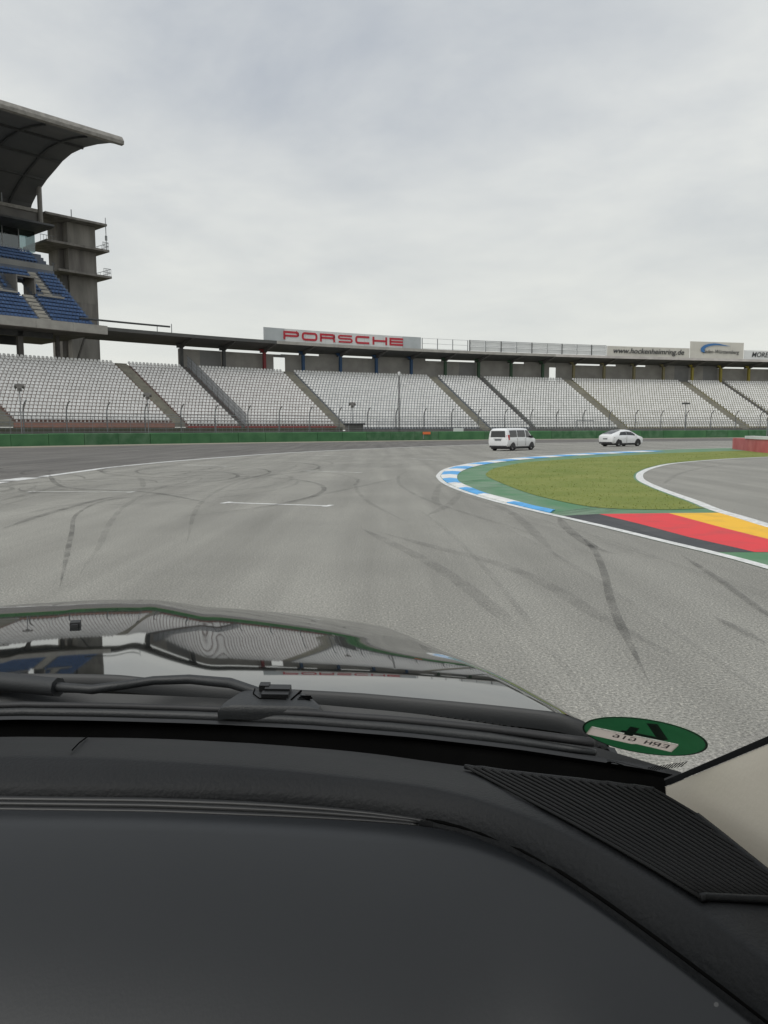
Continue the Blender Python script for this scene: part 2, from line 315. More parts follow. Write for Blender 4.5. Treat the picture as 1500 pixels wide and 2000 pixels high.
M_REDP = mat('red_paint', (0.74, 0.028, 0.038), 0.65, (0.48, 0.05, 0.05), 1.6, lo=.48, hi=.85, detail=10, bump=0.2, bscale=60)
M_YELP = mat('yellow_paint', (0.90, 0.50, 0.015), 0.65, (0.60, 0.36, 0.04), 1.6, lo=.48, hi=.85, detail=10, bump=0.2, bscale=60)
M_GRASS = mat('grass_ground', (0.155, 0.198, 0.030), 0.95, (0.215, 0.24, 0.052), 0.45, bump=0.2, bscale=40)
M_BLADE = mat('grass_blade', (0.19, 0.235, 0.04), 0.8, (0.23, 0.26, 0.06), 0.6)
M_EARTH = mat('earth', (0.10, 0.10, 0.05), 0.95, (0.14, 0.13, 0.08), 0.2)
M_RUBBER = worn('tyre_rubber', (0.035, 0.035, 0.036), (0.06, 0.38), 0.50, 1.6)
M_RUBBER_L = worn('faint_tyre_rubber', (0.05, 0.05, 0.05), (0.02, 0.17), 0.50, 1.2)
M_CONC = mat('concrete', (0.27, 0.26, 0.245), 0.9, (0.20, 0.19, 0.18), 0.35, bump=0.2, bscale=6)
M_CONC_D = mat('dark_concrete', (0.125, 0.12, 0.115), 0.9, (0.17, 0.163, 0.155), 0.4)
M_CONC_L = mat('light_concrete', (0.42, 0.405, 0.37), 0.9, (0.33, 0.315, 0.29), 0.6)
M_STEP = mat('step_concrete', (0.30, 0.285, 0.235), 0.9, (0.23, 0.22, 0.185), 0.8)
M_STEEL = mat('galvanised_steel', (0.30, 0.31, 0.32), 0.5, (0.22, 0.23, 0.24), 2.0, metal=0.4)
M_DARKSTEEL = mat('dark_steel', (0.055, 0.058, 0.06), 0.6, (0.08, 0.082, 0.082), 0.8)
M_ROOF = mat('dark_roof_steel', (0.085, 0.088, 0.086), 0.7, (0.12, 0.118, 0.112), 0.3)
M_SHELL = mat('roof_shell_lining', (0.115, 0.12, 0.125), 0.75, (0.15, 0.15, 0.15), 0.15)
M_SHELLTOP = mat('roof_shell_edge', (0.30, 0.285, 0.26), 0.8, (0.20, 0.19, 0.175), 1.4)
M_SEATW = mat('white_seat_plastic', (0.84, 0.835, 0.82), 0.5, (0.68, 0.675, 0.655), 0.8, space='Position', lo=.4, hi=.75)
M_SEATB = mat('blue_seat_plastic', (0.055, 0.118, 0.27), 0.5, (0.085, 0.17, 0.36), 0.9, space='Position')
M_BOARD = mat('white_board', (0.72, 0.73, 0.72), 0.5, (0.62, 0.63, 0.63), 0.3)
M_BOARDG = mat('grey_board', (0.47, 0.50, 0.51), 0.5, (0.42, 0.45, 0.46), 0.5)
M_BOARDC = mat('cream_board', (0.62, 0.60, 0.54), 0.6, (0.55, 0.53, 0.48), 0.5)
M_LETTER = mat('red_lettering', (0.47, 0.022, 0.04), 0.5)
M_TEXTK = mat('black_lettering', (0.035, 0.037, 0.04), 0.6)
M_SWOOSH = mat('blue_emblem', (0.05, 0.17, 0.40), 0.5)
M_BELT2 = mat('green_belt_scuffed', (0.028, 0.11, 0.04), 0.7, (0.075, 0.165, 0.085), 0.9, bump=0.3, bscale=5)
M_BELT = mat('green_belt', (0.032, 0.125, 0.045), 0.65, (0.06, 0.175, 0.07), 0.5, bump=0.3, bscale=5)
M_REDBELT = mat('red_belt', (0.47, 0.10, 0.105), 0.65, (0.55, 0.16, 0.16), 0.8, bump=0.3, bscale=5)
M_CARW = mat('white_car_paint', (0.80, 0.81, 0.82), 0.25, coat=1.0)
M_CARGLASS = mat('dark_car_glass', (0.012, 0.014, 0.016), 0.06, spec=0.8)
M_TYRE = mat('tyre', (0.018, 0.018, 0.019), 0.85, (0.03, 0.03, 0.03), 8.0)
M_RIM = mat('alloy_rim', (0.45, 0.46, 0.47), 0.35, metal=0.8)
M_BPLAST = mat('black_trim', (0.02, 0.02, 0.022), 0.6, (0.03, 0.03, 0.032), 6.0)
M_TAIL = mat('tail_lamp_red', (0.42, 0.012, 0.015), 0.2, spec=0.6)
M_ORANGE = mat('orange_board', (0.70, 0.16, 0.05), 0.6)
M_HOOD = mat('black_truck_paint', (0.012, 0.0135, 0.0135), 0.03, spec=0.5, coat=0.4, ior=1.72)
M_HOOD.node_tree.nodes['Principled BSDF'].inputs['Coat IOR'].default_value = 1.6
M_COWL = mat('cowl_plastic', (0.013, 0.0145, 0.0155), 0.5, (0.018, 0.0195, 0.021), 5.0, bump=0.04, bscale=500)
M_WIPER = mat('wiper_plastic', (0.018, 0.0195, 0.021), 0.5, (0.024, 0.026, 0.028), 9.0, bump=0.1, bscale=400)
M_GAP = mat('black_gap', (0.004, 0.004, 0.004), 1.0, (0.006, 0.006, 0.006), 10.0, spec=0.0)
M_DASH = mat('grained_dash_vinyl', (0.0095, 0.0105, 0.0120), 0.6, (0.0125, 0.0135, 0.015), 6.0, bump=0.16, bscale=330, spec=0.28)
M_PANEL = mat('smooth_dash_panel', (0.0135, 0.0152, 0.0175), 0.38, (0.018, 0.020, 0.0225), 3.0, bump=0.015, bscale=500, spec=0.42)
_nt = M_PANEL.node_tree                # a little dust on the smooth panel
_vo = _nt.nodes.new('ShaderNodeTexVoronoi'); _vo.inputs['Scale'].default_value = 22
_tc = [n for n in _nt.nodes if n.type == 'TEX_COORD'][0]
_nt.links.new(_tc.outputs['Object'], _vo.inputs['Vector'])
_mr = _nt.nodes.new('ShaderNodeMapRange'); _mr.inputs['From Min'].default_value = 0.022; _mr.inputs['From Max'].default_value = 0.03
_mr.inputs['To Min'].default_value = 1.0; _mr.inputs['To Max'].default_value = 0.0
_nt.links.new(_vo.outputs['Distance'], _mr.inputs[0])
_mx = _nt.nodes.new('ShaderNodeMix'); _mx.data_type = 'RGBA'; _mx.inputs[7].default_value = (0.10, 0.10, 0.10, 1)
_b = _nt.nodes['Principled BSDF']
_src = _b.inputs['Base Color'].links[0].from_socket
_nt.links.new(_mr.outputs[0], _mx.inputs[0]); _nt.links.new(_src, _mx.inputs[6]); _nt.links.new(_mx.outputs[2], _b.inputs['Base Color'])
M_TRIM = mat('dash_trim', (0.010, 0.0105, 0.0115), 0.4, (0.014, 0.0145, 0.0155), 8.0)
M_GRILLE = mat('defroster_plastic', (0.0035, 0.0036, 0.0038), 0.9, (0.005, 0.005, 0.0052), 9.0, spec=0.15)
M_RIB = mat('grille_rib', (0.010, 0.0105, 0.011), 0.7, (0.013, 0.0135, 0.014), 9.0, spec=0.25)
M_PILLAR = mat('pillar_trim', (0.56, 0.52, 0.445), 0.85, (0.60, 0.56, 0.48), 5.0, bump=0.04, bscale=300)
M_STICKER = mat('green_sticker', (0.022, 0.15, 0.055), 0.55, (0.036, 0.23, 0.09), 30.0)
M_LABEL = mat('sticker_label', (0.62, 0.54, 0.48), 0.6, (0.56, 0.48, 0.43), 60.0)
M_STTXT = mat('sticker_print', (0.022, 0.045, 0.032), 0.6)
M_LBTXT = mat('label_print', (0.10, 0.085, 0.085), 0.6)
M_FRIT = mat('glass_frit', (0.006, 0.0065, 0.007), 0.8, spec=0.1)
TINT = {'salmon': mat('salmon_terrace', (0.29, 0.20, 0.17), 0.9, (0.26, 0.195, 0.17), 0.7),
        'red': mat('red_terrace', (0.26, 0.165, 0.15), 0.9, (0.24, 0.17, 0.155), 0.7),
        'blue': mat('blue_grey_terrace', (0.17, 0.20, 0.235), 0.9, (0.21, 0.225, 0.25), 0.7),
        'green': mat('green_grey_terrace', (0.20, 0.22, 0.205), 0.9, (0.235, 0.25, 0.235), 0.7),
        'yellow': mat('yellow_grey_terrace', (0.31, 0.285, 0.17), 0.9, (0.29, 0.275, 0.20), 0.7)}
COLC = {'dark': M_DARKSTEEL, 'red': mat('red_column', (0.26, 0.035, 0.04), 0.6), 'blue': mat('blue_column', (0.03, 0.085, 0.19), 0.6),
        'green': mat('green_column', (0.045, 0.10, 0.055), 0.6), 'tan': mat('tan_column', (0.27, 0.24, 0.13), 0.6),
        'yellow': mat('yellow_column', (0.40, 0.33, 0.06), 0.6)}
M_SALMONWALL = mat('salmon_wall', (0.42, 0.22, 0.17), 0.85, (0.33, 0.19, 0.155), 0.9)
M_REDWALL = mat('red_wall', (0.42, 0.06, 0.065), 0.85, (0.34, 0.065, 0.065), 0.9)


def glass_mat(name, tint, refl, rough=0.0):
    m = bpy.data.materials.new(name)
    m.use_nodes = True
    nt = m.node_tree
    nt.nodes.clear()
    o = nt.nodes.new('ShaderNodeOutputMaterial')
    t = nt.nodes.new('ShaderNodeBsdfTransparent'); t.inputs[0].default_value = (*tint, 1)
    g = nt.nodes.new('ShaderNodeBsdfGlossy'); g.inputs['Roughness'].default_value = rough
    x = nt.nodes.new('ShaderNodeMixShader'); x.inputs[0].default_value = refl
    nt.links.new(t.outputs[0], x.inputs[1]); nt.links.new(g.outputs[0], x.inputs[2]); nt.links.new(x.outputs[0], o.inputs[0])
    MATS[name] = m
    return m


M_WINDSHIELD = glass_mat('windshield_glass', (0.985, 0.995, 0.985), 0.012, 0.02)
M_BOXGLASS = glass_mat('booth_glass', (0.45, 0.55, 0.55), 0.14, 0.05)
M_VEIL = glass_mat('grey_screen', (0.62, 0.66, 0.68), 0.06, 0.3)

for _m, _c, _k in ((M_STICKER, (0.03, 0.15, 0.06), 0.45), (M_LABEL, (0.80, 0.70, 0.62), 0.6)):   # thin printed film lets daylight through
    _nt = _m.node_tree
    _tr = _nt.nodes.new('ShaderNodeBsdfTranslucent'); _tr.inputs[0].default_value = (*_c, 1)
    _mx = _nt.nodes.new('ShaderNodeMixShader'); _mx.inputs[0].default_value = _k
    _o = [n for n in _nt.nodes if n.type == 'OUTPUT_MATERIAL'][0]
    _nt.links.new(_nt.nodes['Principled BSDF'].outputs[0], _mx.inputs[1]); _nt.links.new(_tr.outputs[0], _mx.inputs[2]); _nt.links.new(_mx.outputs[0], _o.inputs[0])
M_FASCIA = mat('roof_fascia', (0.58, 0.55, 0.52), 0.8, (0.46, 0.43, 0.41), 0.6)

# ------------------------------------------------------------------ helpers


def mesh_ob(name, verts, faces, material, parent=None, smooth=False, auto=None):
    me = bpy.data.meshes.new(name)
    me.from_pydata([tuple(v) for v in verts], [], [tuple(f) for f in faces])
    me.update()
    if material is not None:
        me.materials.append(material)
    if smooth:
        me.polygons.foreach_set('use_smooth', [True] * len(me.polygons))
        if auto:
            try:
                me.set_sharp_from_angle(angle=R(auto))
            except Exception:
                pass
    o = bpy.data.objects.new(name, me)
    COL.objects.link(o)
    if parent is not None:
        o.parent = parent
    return o


def fix_normals(o):
    bm = bmesh.new(); bm.from_mesh(o.data)
    bmesh.ops.recalc_face_normals(bm, faces=bm.faces)
    bm.to_mesh(o.data); bm.free()
    return o


def tag(o, label, cat, group=None):
    o['label'] = label
    o['category'] = cat
    if group:
        o['group'] = group
    return o


def thing(name, label, cat, loc=(0, 0, 0), rz=0.0, group=None):
    o = bpy.data.objects.new(name, None)
    COL.objects.link(o)
    o.location = loc
    o.rotation_euler = (0, 0, rz)
    return tag(o, label, cat, group)


def struct(o, label=None):
    o['kind'] = 'structure'
    if label:
        o['label'] = label
    return o


class MB:
    """collects shapes into one mesh"""

    def __init__(self):
        self.v, self.f = [], []

    def add(self, v, f):
        k = len(self.v)
        self.v += [tuple(p) for p in v]
        self.f += [tuple(i + k for i in q) for q in f]
        return self

    def box(self, x0, x1, y0, y1, z0, z1):
        return self.add([(x0, y0, z0), (x1, y0, z0), (x1, y1, z0), (x0, y1, z0), (x0, y0, z1), (x1, y0, z1), (x1, y1, z1), (x0, y1, z1)],
                        [(0, 3, 2, 1), (4, 5, 6, 7), (0, 1, 5, 4), (1, 2, 6, 5), (2, 3, 7, 6), (3, 0, 4, 7)])

    def tube(self, pts, r, n=6, cap=True):
        pts = [Vector(p) for p in pts]
        rr = r if isinstance(r, (list, tuple)) else [r] * len(pts)
        vs_, fs = [], []
        prev = None
        for i, p in enumerate(pts):
            t = (pts[min(i + 1, len(pts) - 1)] - pts[max(i - 1, 0)]).normalized()
            if prev is None:
                up = Vector((0, 0, 1)) if abs(t.z) < 0.9 else Vector((0, 1, 0))
                a = t.cross(up).normalized()
            else:
                a = (prev - t * prev.dot(t)).normalized()
            prev = a
            b = t.cross(a)
            for k in range(n):
                th = 2 * math.pi * k / n
                vs_.append(p + (a * math.cos(th) + b * math.sin(th)) * rr[i])
        for i in range(len(pts) - 1):
            for k in range(n):
                k2 = (k + 1) % n
                fs.append((i * n + k, i * n + k2, (i + 1) * n + k2, (i + 1) * n + k))
        if cap:
            fs.append(tuple(range(n))[::-1])
            fs.append(tuple((len(pts) - 1) * n + k for k in range(n)))
        return self.add(vs_, fs)

    def build(self, name, m, parent=None, smooth=False, auto=None):
        return mesh_ob(name, self.v, self.f, m, parent, smooth, auto)


def smooth_line(pts, step=0.5):
    """Catmull-Rom through the points, resampled evenly"""
    P = np.array(pts, float)
    Q = np.vstack([2 * P[0] - P[1], P, 2 * P[-1] - P[-2]])
    out = []
    for i in range(1, len(Q) - 2):
        n = max(3, int(np.linalg.norm(Q[i + 1] - Q[i]) / step) + 2)
        for t in np.linspace(0, 1, n, endpoint=False):
            a, b, c, d = Q[i - 1], Q[i], Q[i + 1], Q[i + 2]
            out.append(0.5 * ((2 * b) + (c - a) * t + (2 * a - 5 * b + 4 * c - d) * t * t + (3 * b - a - 3 * c + d) * t ** 3))
    out.append(P[-1])
    out = np.array(out)
    L = np.r_[0, np.cumsum(np.linalg.norm(np.diff(out, axis=0), axis=1))]
    n = max(4, int(L[-1] / step) + 1)
    t = np.linspace(0, L[-1], n)
    return np.stack([np.interp(t, L, out[:, j]) for j in range(out.shape[1])], -1)


def normals2(P):
    T = np.gradient(P, axis=0)
    T /= np.linalg.norm(T, axis=1)[:, None] + 1e-9
    return np.stack([-T[:, 1], T[:, 0]], -1)


def strip(name, line, o0, o1, z, m, parent=None, h=0.0):
    """flat strip along a ground line between two sideways offsets; h > 0 gives it a real thickness"""
    N = normals2(line)
    A, B = line + N * o0, line + N * o1
    n = len(line)
    if h == 0:
        v = [(p[0], p[1], z) for p in A] + [(p[0], p[1], z) for p in B]
        f = [(i, i + 1, n + i + 1, n + i) for i in range(n - 1)]
    else:
        v = [(p[0], p[1], z) for p in A] + [(p[0], p[1], z) for p in B] + [(p[0], p[1], z + h) for p in A] + [(p[0], p[1], z + h) for p in B]
        f = []
        for i in range(n - 1):
            f += [(2 * n + i, 2 * n + i + 1, 3 * n + i + 1, 3 * n + i), (i, i + 1, 2 * n + i + 1, 2 * n + i), (n + i + 1, n + i, 3 * n + i, 3 * n + i + 1)]
        f += [(0, 2 * n, 3 * n, n), (n - 1, 2 * n - 1, 4 * n - 1, 3 * n - 1)]
    o = mesh_ob(name, v, f, m, parent)
    return fix_normals(o) if h else o


_marks = [0]


def tyre_mark(line, w, m, parent, z=None):
    """thin rubber mark that narrows to nothing at both ends"""
    n = len(line)
    N = normals2(line)
    t = np.linspace(0, 1, n)
    ww = w * np.clip(np.minimum(t, 1 - t) * 5.0, 0.02, 1.0)
    _marks[0] += 1
    z = 0.0112 + 0.00022 * _marks[0] if z is None else z
    A, B = line + N * ww[:, None], line - N * ww[:, None]
    v = [(p[0], p[1], z) for p in A] + [(p[0], p[1], z) for p in B]
    return mesh_ob('tyre_mark', v, [(i, n + i, n + i + 1, i + 1) for i in range(n - 1)], m, parent)


def sheet(name, poly, z, m, parent=None):
    """flat filled polygon"""
    bm = bmesh.new()
    vs_ = [bm.verts.new((p[0], p[1], z)) for p in poly]
    es = [bm.edges.new((vs_[i], vs_[(i + 1) % len(vs_)])) for i in range(len(vs_))]
    bmesh.ops.triangle_fill(bm, use_beauty=True, edges=es, normal=(0, 0, 1))
    for f in bm.faces:
        if f.normal.z < 0:
            f.normal_flip()
    me = bpy.data.meshes.new(name)
    bm.to_mesh(me); bm.free()
    me.materials.append(m)
    o = bpy.data.objects.new(name, me)
    COL.objects.link(o)
    if parent is not None:
        o.parent = parent
    return o


def text_mesh(s, size, shear=0.0, extrude=0.0, align='CENTER', offset=0.0, xscale=1.0):
    cu = bpy.data.curves.new('lettering', 'FONT')
    cu.body = s
    cu.size = size
    cu.shear = shear
    cu.extrude = extrude
    cu.offset = offset
    cu.align_x = align
    cu.resolution_u = 3
    ob = bpy.data.objects.new('lettering', cu)
    me = bpy.data.meshes.new_from_object(ob)
    bpy.data.objects.remove(ob)
    bpy.data.curves.remove(cu)
    if xscale != 1.0:
        me.transform(Matrix.Diagonal((xscale, 1, 1, 1)))
    return me


def place_mesh(name, me, m, mw, parent=None):
    me.materials.clear()
    me.materials.append(m)
    o = bpy.data.objects.new(name, me)
    COL.objects.link(o)
    if parent is not None:
        o.parent = parent
        o.matrix_parent_inverse = Matrix.Identity(4)
    o.matrix_local = mw
    return o


# the bowl of the grandstand follows one curve: s runs along the front edge of its roof, d points away from the track
_knots = np.array(KNOTS)
_S = np.linspace(-120, 300, 4201)
_A = np.interp(_S, np.linspace(-40, 170, 6), _knots)
_X = np.cumsum(np.cos(_A)) * 0.1
_Y = np.cumsum(np.sin(_A)) * 0.1
_X += X0Y0[0] - _X[1200]
_Y += X0Y0[1] - _Y[1200]


def st(s, d, z=0.0):
    a = float(np.interp(s, _S, _A))
    return (float(np.interp(s, _S, _X)) - d * math.sin(a), float(np.interp(s, _S, _Y)) + d * math.cos(a), z)


def ang(s):
    return float(np.interp(s, _S, _A))


def arc_prism(mb, s0, s1, poly, step=3.0):
    """a (d, z) outline swept along the bowl"""
    n = max(2, int(math.ceil((s1 - s0) / step)) + 1)
    k = len(poly)
    v, f = [], []
    for s in np.linspace(s0, s1, n):
        v += [st(s, d, z) for d, z in poly]
    for i in range(n - 1):
        for j in range(k):
            j2 = (j + 1) % k
            f.append((i * k + j, (i + 1) * k + j, (i + 1) * k + j2, i * k + j2))
    f.append(tuple(range(k)))
    f.append(tuple((n - 1) * k + j for j in range(k))[::-1])
    mb.add(v, f)
    return mb


def rect(d0, d1, z0, z1):
    return [(d0, z0), (d1, z0), (d1, z1), (d0, z1)]


def frame_at(s, d, z):
    """x along the bowl, y up, z towards the track"""
    a = ang(s)
    p = st(s, d, z)
    return Matrix(((math.cos(a), 0, math.sin(a), p[0]), (math.sin(a), 0, -math.cos(a), p[1]), (0, 1, 0, p[2]), (0, 0, 0, 1)))


# ================================================================== ground, track and painted areas
g = sheet('ground', [(-1500, -300), (1500, -300), (1500, 2500), (-1500, 2500)], -0.03, M_EARTH)
struct(g, 'rough earth and grass around the circuit')
wall_pts = [st(s, -25.6) for s in np.arange(-60, 231, 5)]
track = sheet('track', [(p[0], p[1]) for p in wall_pts] + [(260, 170), (260, -60), (-150, -60), (-150, 40)], 0.0, M_TRACK)
struct(track, 'worn grey racing asphalt with aggregate speckle')
left_line = smooth_line(LEFT_LINE, 1.0)
run = sheet('runoff_area', [tuple(p) for p in left_line[::2]] + [(p[0], p[1]) for p in wall_pts if p[0] < 110][::-1], 0.004, M_RUNOFF)
struct(run, 'darker asphalt run-off between white line and green barrier')
mb = MB()
n_ = 60
ss = np.linspace(-58, 228, n_)
v_ = [st(s, -25.3, 0.008) for s in ss] + [st(s, -34.5, 0.008) for s in ss]
verge = mesh_ob('verge', v_, [(n_ + i, n_ + i + 1, i + 1, i) for i in range(n_ - 1)], M_TAN)
struct(verge, 'tan dirt strip along the foot of the green barrier')

apex = smooth_line(APEX_EDGE, 0.4)
inner = smooth_line(INNER_LINE, 0.4)
paint = sheet('painted_runoff', [tuple(p) for p in apex] + [(48, 70), (45, 60)] + [tuple(p) for p in inner], 0.004, M_GREEN)
struct(paint, 'faded green painted strip around the infield grass')

# kerb: one raised block after the other, blue and white in turn
kerb = thing('apex_kerb', 'low kerb of blue and white blocks curving around the grass infield', 'kerb')
apex_k = apex
kin = smooth_line(KERB_IN, 0.25)
# outer side runs along the white line, 0.2 m in
N_ = normals2(apex_k)
outer = apex_k - N_ * 0.19
i0 = int(np.argmin(np.linalg.norm(outer - np.array([3.44, 16.2]), axis=1)))
i1 = int(np.argmin(np.linalg.norm(outer - kin[-1], axis=1)))
outer = smooth_line(outer[i0:i1 + 1], 0.2)
Lo = np.r_[0, np.cumsum(np.linalg.norm(np.diff(outer, axis=0), axis=1))]
to = Lo / Lo[-1]
ki = np.stack([np.interp(to, np.linspace(0, 1, len(kin)), kin[:, j]) for j in range(2)], -1)
# pair each outer point with the nearest inner one, monotone
idx = 0
inn = []
for p in outer:
    seg = kin[idx:idx + 30]
    idx = idx + int(np.argmin(np.linalg.norm(seg - p, axis=1)))
    inn.append(kin[min(idx, len(kin) - 1)])
inn = np.array(inn)
for _ in range(6):
    inn[1:-1] = (inn[:-2] + 2 * inn[1:-1] + inn[2:]) / 4
cuts = np.arange(0, Lo[-1], 2.35)
for k, c in enumerate(cuts):
    a = int(np.searchsorted(Lo, c)); b = int(np.searchsorted(Lo, min(c + 2.345, Lo[-1])))
    b = min(b, len(outer) - 1)
    if b - a < 2:
        continue
    O, I = outer[a:b + 1], inn[a:b + 1]
    n = len(O)
    v = [(p[0], p[1], 0.002) for p in O] + [(p[0], p[1], 0.022) for p in O] + [(p[0] * .5 + q[0] * .5, p[1] * .5 + q[1] * .5, 0.045) for p, q in zip(O, I)] + [(q[0], q[1], 0.02) for q in I]
    f = []
    for j in range(n - 1):
        for r_ in range(3):
            f.append((r_ * n + j, r_ * n + j + 1, (r_ + 1) * n + j + 1, (r_ + 1) * n + j))
    f.append((0, n, 2 * n, 3 * n)); f.append((n - 1, 4 * n - 1, 3 * n - 1, 2 * n - 1))
    fix_normals(mesh_ob('kerb_block', v, f, M_KERB_B if k % 2 == 0 else M_KERB_W, kerb))

strip('white_line', apex, 0.0, -0.17, 0.010, M_WHITE_PAINT, paint)
strip('white_line', inner, 0.0, -0.26, 0.010, M_WHITE_PAINT, paint)
ll = strip('white_line', left_line[(left_line[:, 1] > 30)], 0.0, 0.40, 0.009, M_WHITE_PAINT, track)
near = left_line[(left_line[:, 1] <= 30.5) & (left_line[:, 0] > -40)]
Ln = np.r_[0, np.cumsum(np.linalg.norm(np.diff(near, axis=0), axis=1))]
fine = smooth_line(near, 0.2)
for k in range(0, len(fine) - 10, 12):
    strip('white_line', fine[k:k + 10], -0.12, 0.72, 0.009, M_WHITE_PAINT, track)

# black, red and yellow painted field
def off_line(lo, hi, o):
    N = normals2(apex)
    P = apex + N * o
    return [tuple(p) for p in P if lo <= p[1] <= hi]
edge = off_line(10.85, 15.6, -0.17)           # near to far
blk = [FLAG_BR[0]] + FLAG_BR[1:5] + [(4.60, 10.85)] + edge + [FLAG_TOP[0]]
sheet('black_stripe', blk, 0.008, M_BLACKP, paint)
redp = FLAG_BR[:5] + [(6.17, 10.78)] + FLAG_RY[:4][::-1][1:]
sheet('red_stripe', [(x + 0.002, y) for x, y in redp], 0.0085, M_REDP, paint)
inn_e = [tuple(p) for p in (inner + normals2(inner) * -0.26) if 10.78 < p[1] < 16.0]
yel = [FLAG_RY[0], FLAG_RY[1], FLAG_RY[2], FLAG_RY[3]] + inn_e[::-1] + [FLAG_TOP[3]]
sheet('yellow_stripe', yel, 0.009, M_YELP, paint)

# infield grass: turf sheet and blades on it
gl, gu = smooth_line(GRASS_LOW, 0.5), smooth_line(GRASS_UP, 0.8)
inn_g = [tuple(p) for p in (inner + normals2(inner) * -0.34) if 16.9 < p[1] < 50]
turf_poly = [tuple(p) for p in gu][::-1] + [tuple(p) for p in gl][1:] + inn_g[::-1]
turf = sheet('infield_grass', turf_poly, 0.013, M_GRASS)
struct(turf, 'mown olive green grass infield inside the kerb')


rng = np.random.default_rng(3)
bv, bf = [], []
yy = 16.6 + (rng.random(90000) ** 1.8) * 40
xx = 3.6 + rng.random(90000) * 22
tp = np.array(turf_poly[::2])
ok = np.zeros(len(xx), bool)
for i in range(len(tp)):                 # even-odd test, all points at once
    (xi, yi), (xj, yj) = tp[i], tp[i - 1]
    hitm = ((yi > yy) != (yj > yy)) & (xx < (xj - xi) * (yy - yi) / (yj - yi + 1e-12) + xi)
    ok ^= hitm
xx, yy = xx[ok][:6000], yy[ok][:6000]
for x_, y_ in zip(xx, yy):
    h = 0.012 + 0.03 * rng.random() ** 2
    w = 0.005 + 0.006 * rng.random() + y_ * 0.0002
    a = rng.random() * math.pi
    lx, ly = (rng.random(2) - .5) * 0.07
    k = len(bv)
    bv += [(x_ - w * math.cos(a), y_ - w * math.sin(a), 0.012), (x_ + w * math.cos(a), y_ + w * math.sin(a), 0.012), (x_ + lx, y_ + ly, 0.013 + h)]
    bf.append((k, k + 1, k + 2))
bl = mesh_ob('grass_blades', bv, bf, M_BLADE)
bl['kind'] = 'stuff'
bl['label'] = 'short grass blades of the infield inside the blue and white kerb'
bl['category'] = 'grass'

# starting grid brackets painted on the track
for sl in (SLOT0, SLOT1, SLOT2, SLOT3, SLOT4, SLOT5, SLOT6, SLOT7, SLOT8, SLOT9):
    A, B = np.array(sl[0]), np.array(sl[1])
    mid = (A + B) / 2
    u = (B - A)
    L_ = min(2.9, np.linalg.norm(u)); u /= np.linalg.norm(u)
    n = np.array([-u[1], u[0]])
    w = 0.07
    mbx = MB()
    def q(p0, p1, ww):
        d = (p1 - p0) / np.linalg.norm(p1 - p0); m = np.array([-d[1], d[0]]) * ww
        c = [p0 - m, p1 - m, p1 + m, p0 + m]
        mbx.add([(x[0], x[1], 0.006) for x in c], [(0, 1, 2, 3)])
    a_, b_ = mid - u * L_ / 2, mid + u * L_ / 2
    q(a_, b_, w)
    q(a_ - u * 0.14, a_ - u * 0.001, 0.22)
    q(b_ + u * 0.001, b_ + u * 0.14, 0.22)
    mbx.build('grid_marking', M_WHITE_PAINT if sl is SLOT0 else M_WHITE_OLD, track)

# tyre marks
MARKS = [MARK0, MARK1, MARK2, MARK3, MARK4, MARK5, MARK6, MARK7, MARK8, MARK9, MARK10, MARK11, MARK12, MARK13, MARK14, MARK15, MARK16, MARK17, MARK18, MARK19, MARK20, MARK21]
for k, mk in enumerate(MARKS):
    ln = smooth_line(mk, 0.3)
    strong = k in (0, 1, 3, 5, 7, 10, 11, 21)
    wdt = (0.045 if ln[:, 1].mean() < 9 else 0.085) * (1.1 if not strong else 1.0)
    tyre_mark(ln, 0.04 if k == 0 else wdt, M_RUBBER if strong else M_RUBBER_L, track)
for k in range(28):                      # faint arcs following the racing line
    o = rng.uniform(-13.5, -1.2)
    N = normals2(apex)
    P = apex + N * -o
    i = int(rng.integers(0, max(1, len(P) - 70)))
    seg = P[i:i + int(rng.integers(30, 70))]
    if seg[:, 1].min() < 5:
        continue
    seg = seg + np.stack([np.linspace(0, rng.uniform(-.6, .6), len(seg))] * 2, -1)
    tyre_mark(seg, 0.055, M_RUBBER_L, track)

# spun loops and overlapping arcs where cars turned at the left, and scuffs over the kerb
for k in range(46):
    cx, cy = rng.uniform(-15, -6.5), rng.uniform(22, 40)
    r0 = rng.uniform(1.6, 6.0)
    a0, a1 = rng.uniform(0, 360), rng.uniform(70, 230)
    th = np.radians(np.linspace(a0, a0 + a1, 26))
    rr = r0 * (1 + np.linspace(0, rng.uniform(-.25, .5), 26))
    P = np.stack([cx + rr * np.cos(th), cy + rr * 1.5 * np.sin(th)], -1)
    tyre_mark(P, 0.075, M_RUBBER if k % 2 == 0 else M_RUBBER_L, track)
for k in range(5):                       # long thin marks running on past the truck
    x0_ = rng.uniform(-1.5, 5.2)
    ys_ = np.linspace(rng.uniform(2.5, 4.0), rng.uniform(12, 22), 30)
    P = np.stack([x0_ - 0.0011 * (ys_ - 3) ** 3 * rng.uniform(.2, .5) - (ys_ - 3) * rng.uniform(-.05, .16), ys_], -1)
    tyre_mark(P, 0.035, M_RUBBER_L, track)
for x0_, y0_, x1_, y1_ in ((1.6, 24, 3.9, 27.5), (2.0, 21.5, 3.8, 24.0), (3.2, 37.2, 5.6, 38.4), (2.6, 34.6, 4.8, 35.2), (3.3, 15.6, 4.9, 17.2), (3.6, 15.0, 5.2, 16.9)):
    P = smooth_line([(x0_, y0_), ((x0_ + x1_) / 2 + .1, (y0_ + y1_) / 2), (x1_, y1_)], .2)
    tyre_mark(P, 0.09, M_RUBBER, track, 0.05 + 0.0004 * x0_)

# ================================================================== barriers along the track edge
belt = thing('tyre_barrier', 'long green belted tyre barrier along the foot of the grandstand', 'barrier', st(40, -25.2))
bi = Matrix.Translation(belt.location).inverted()


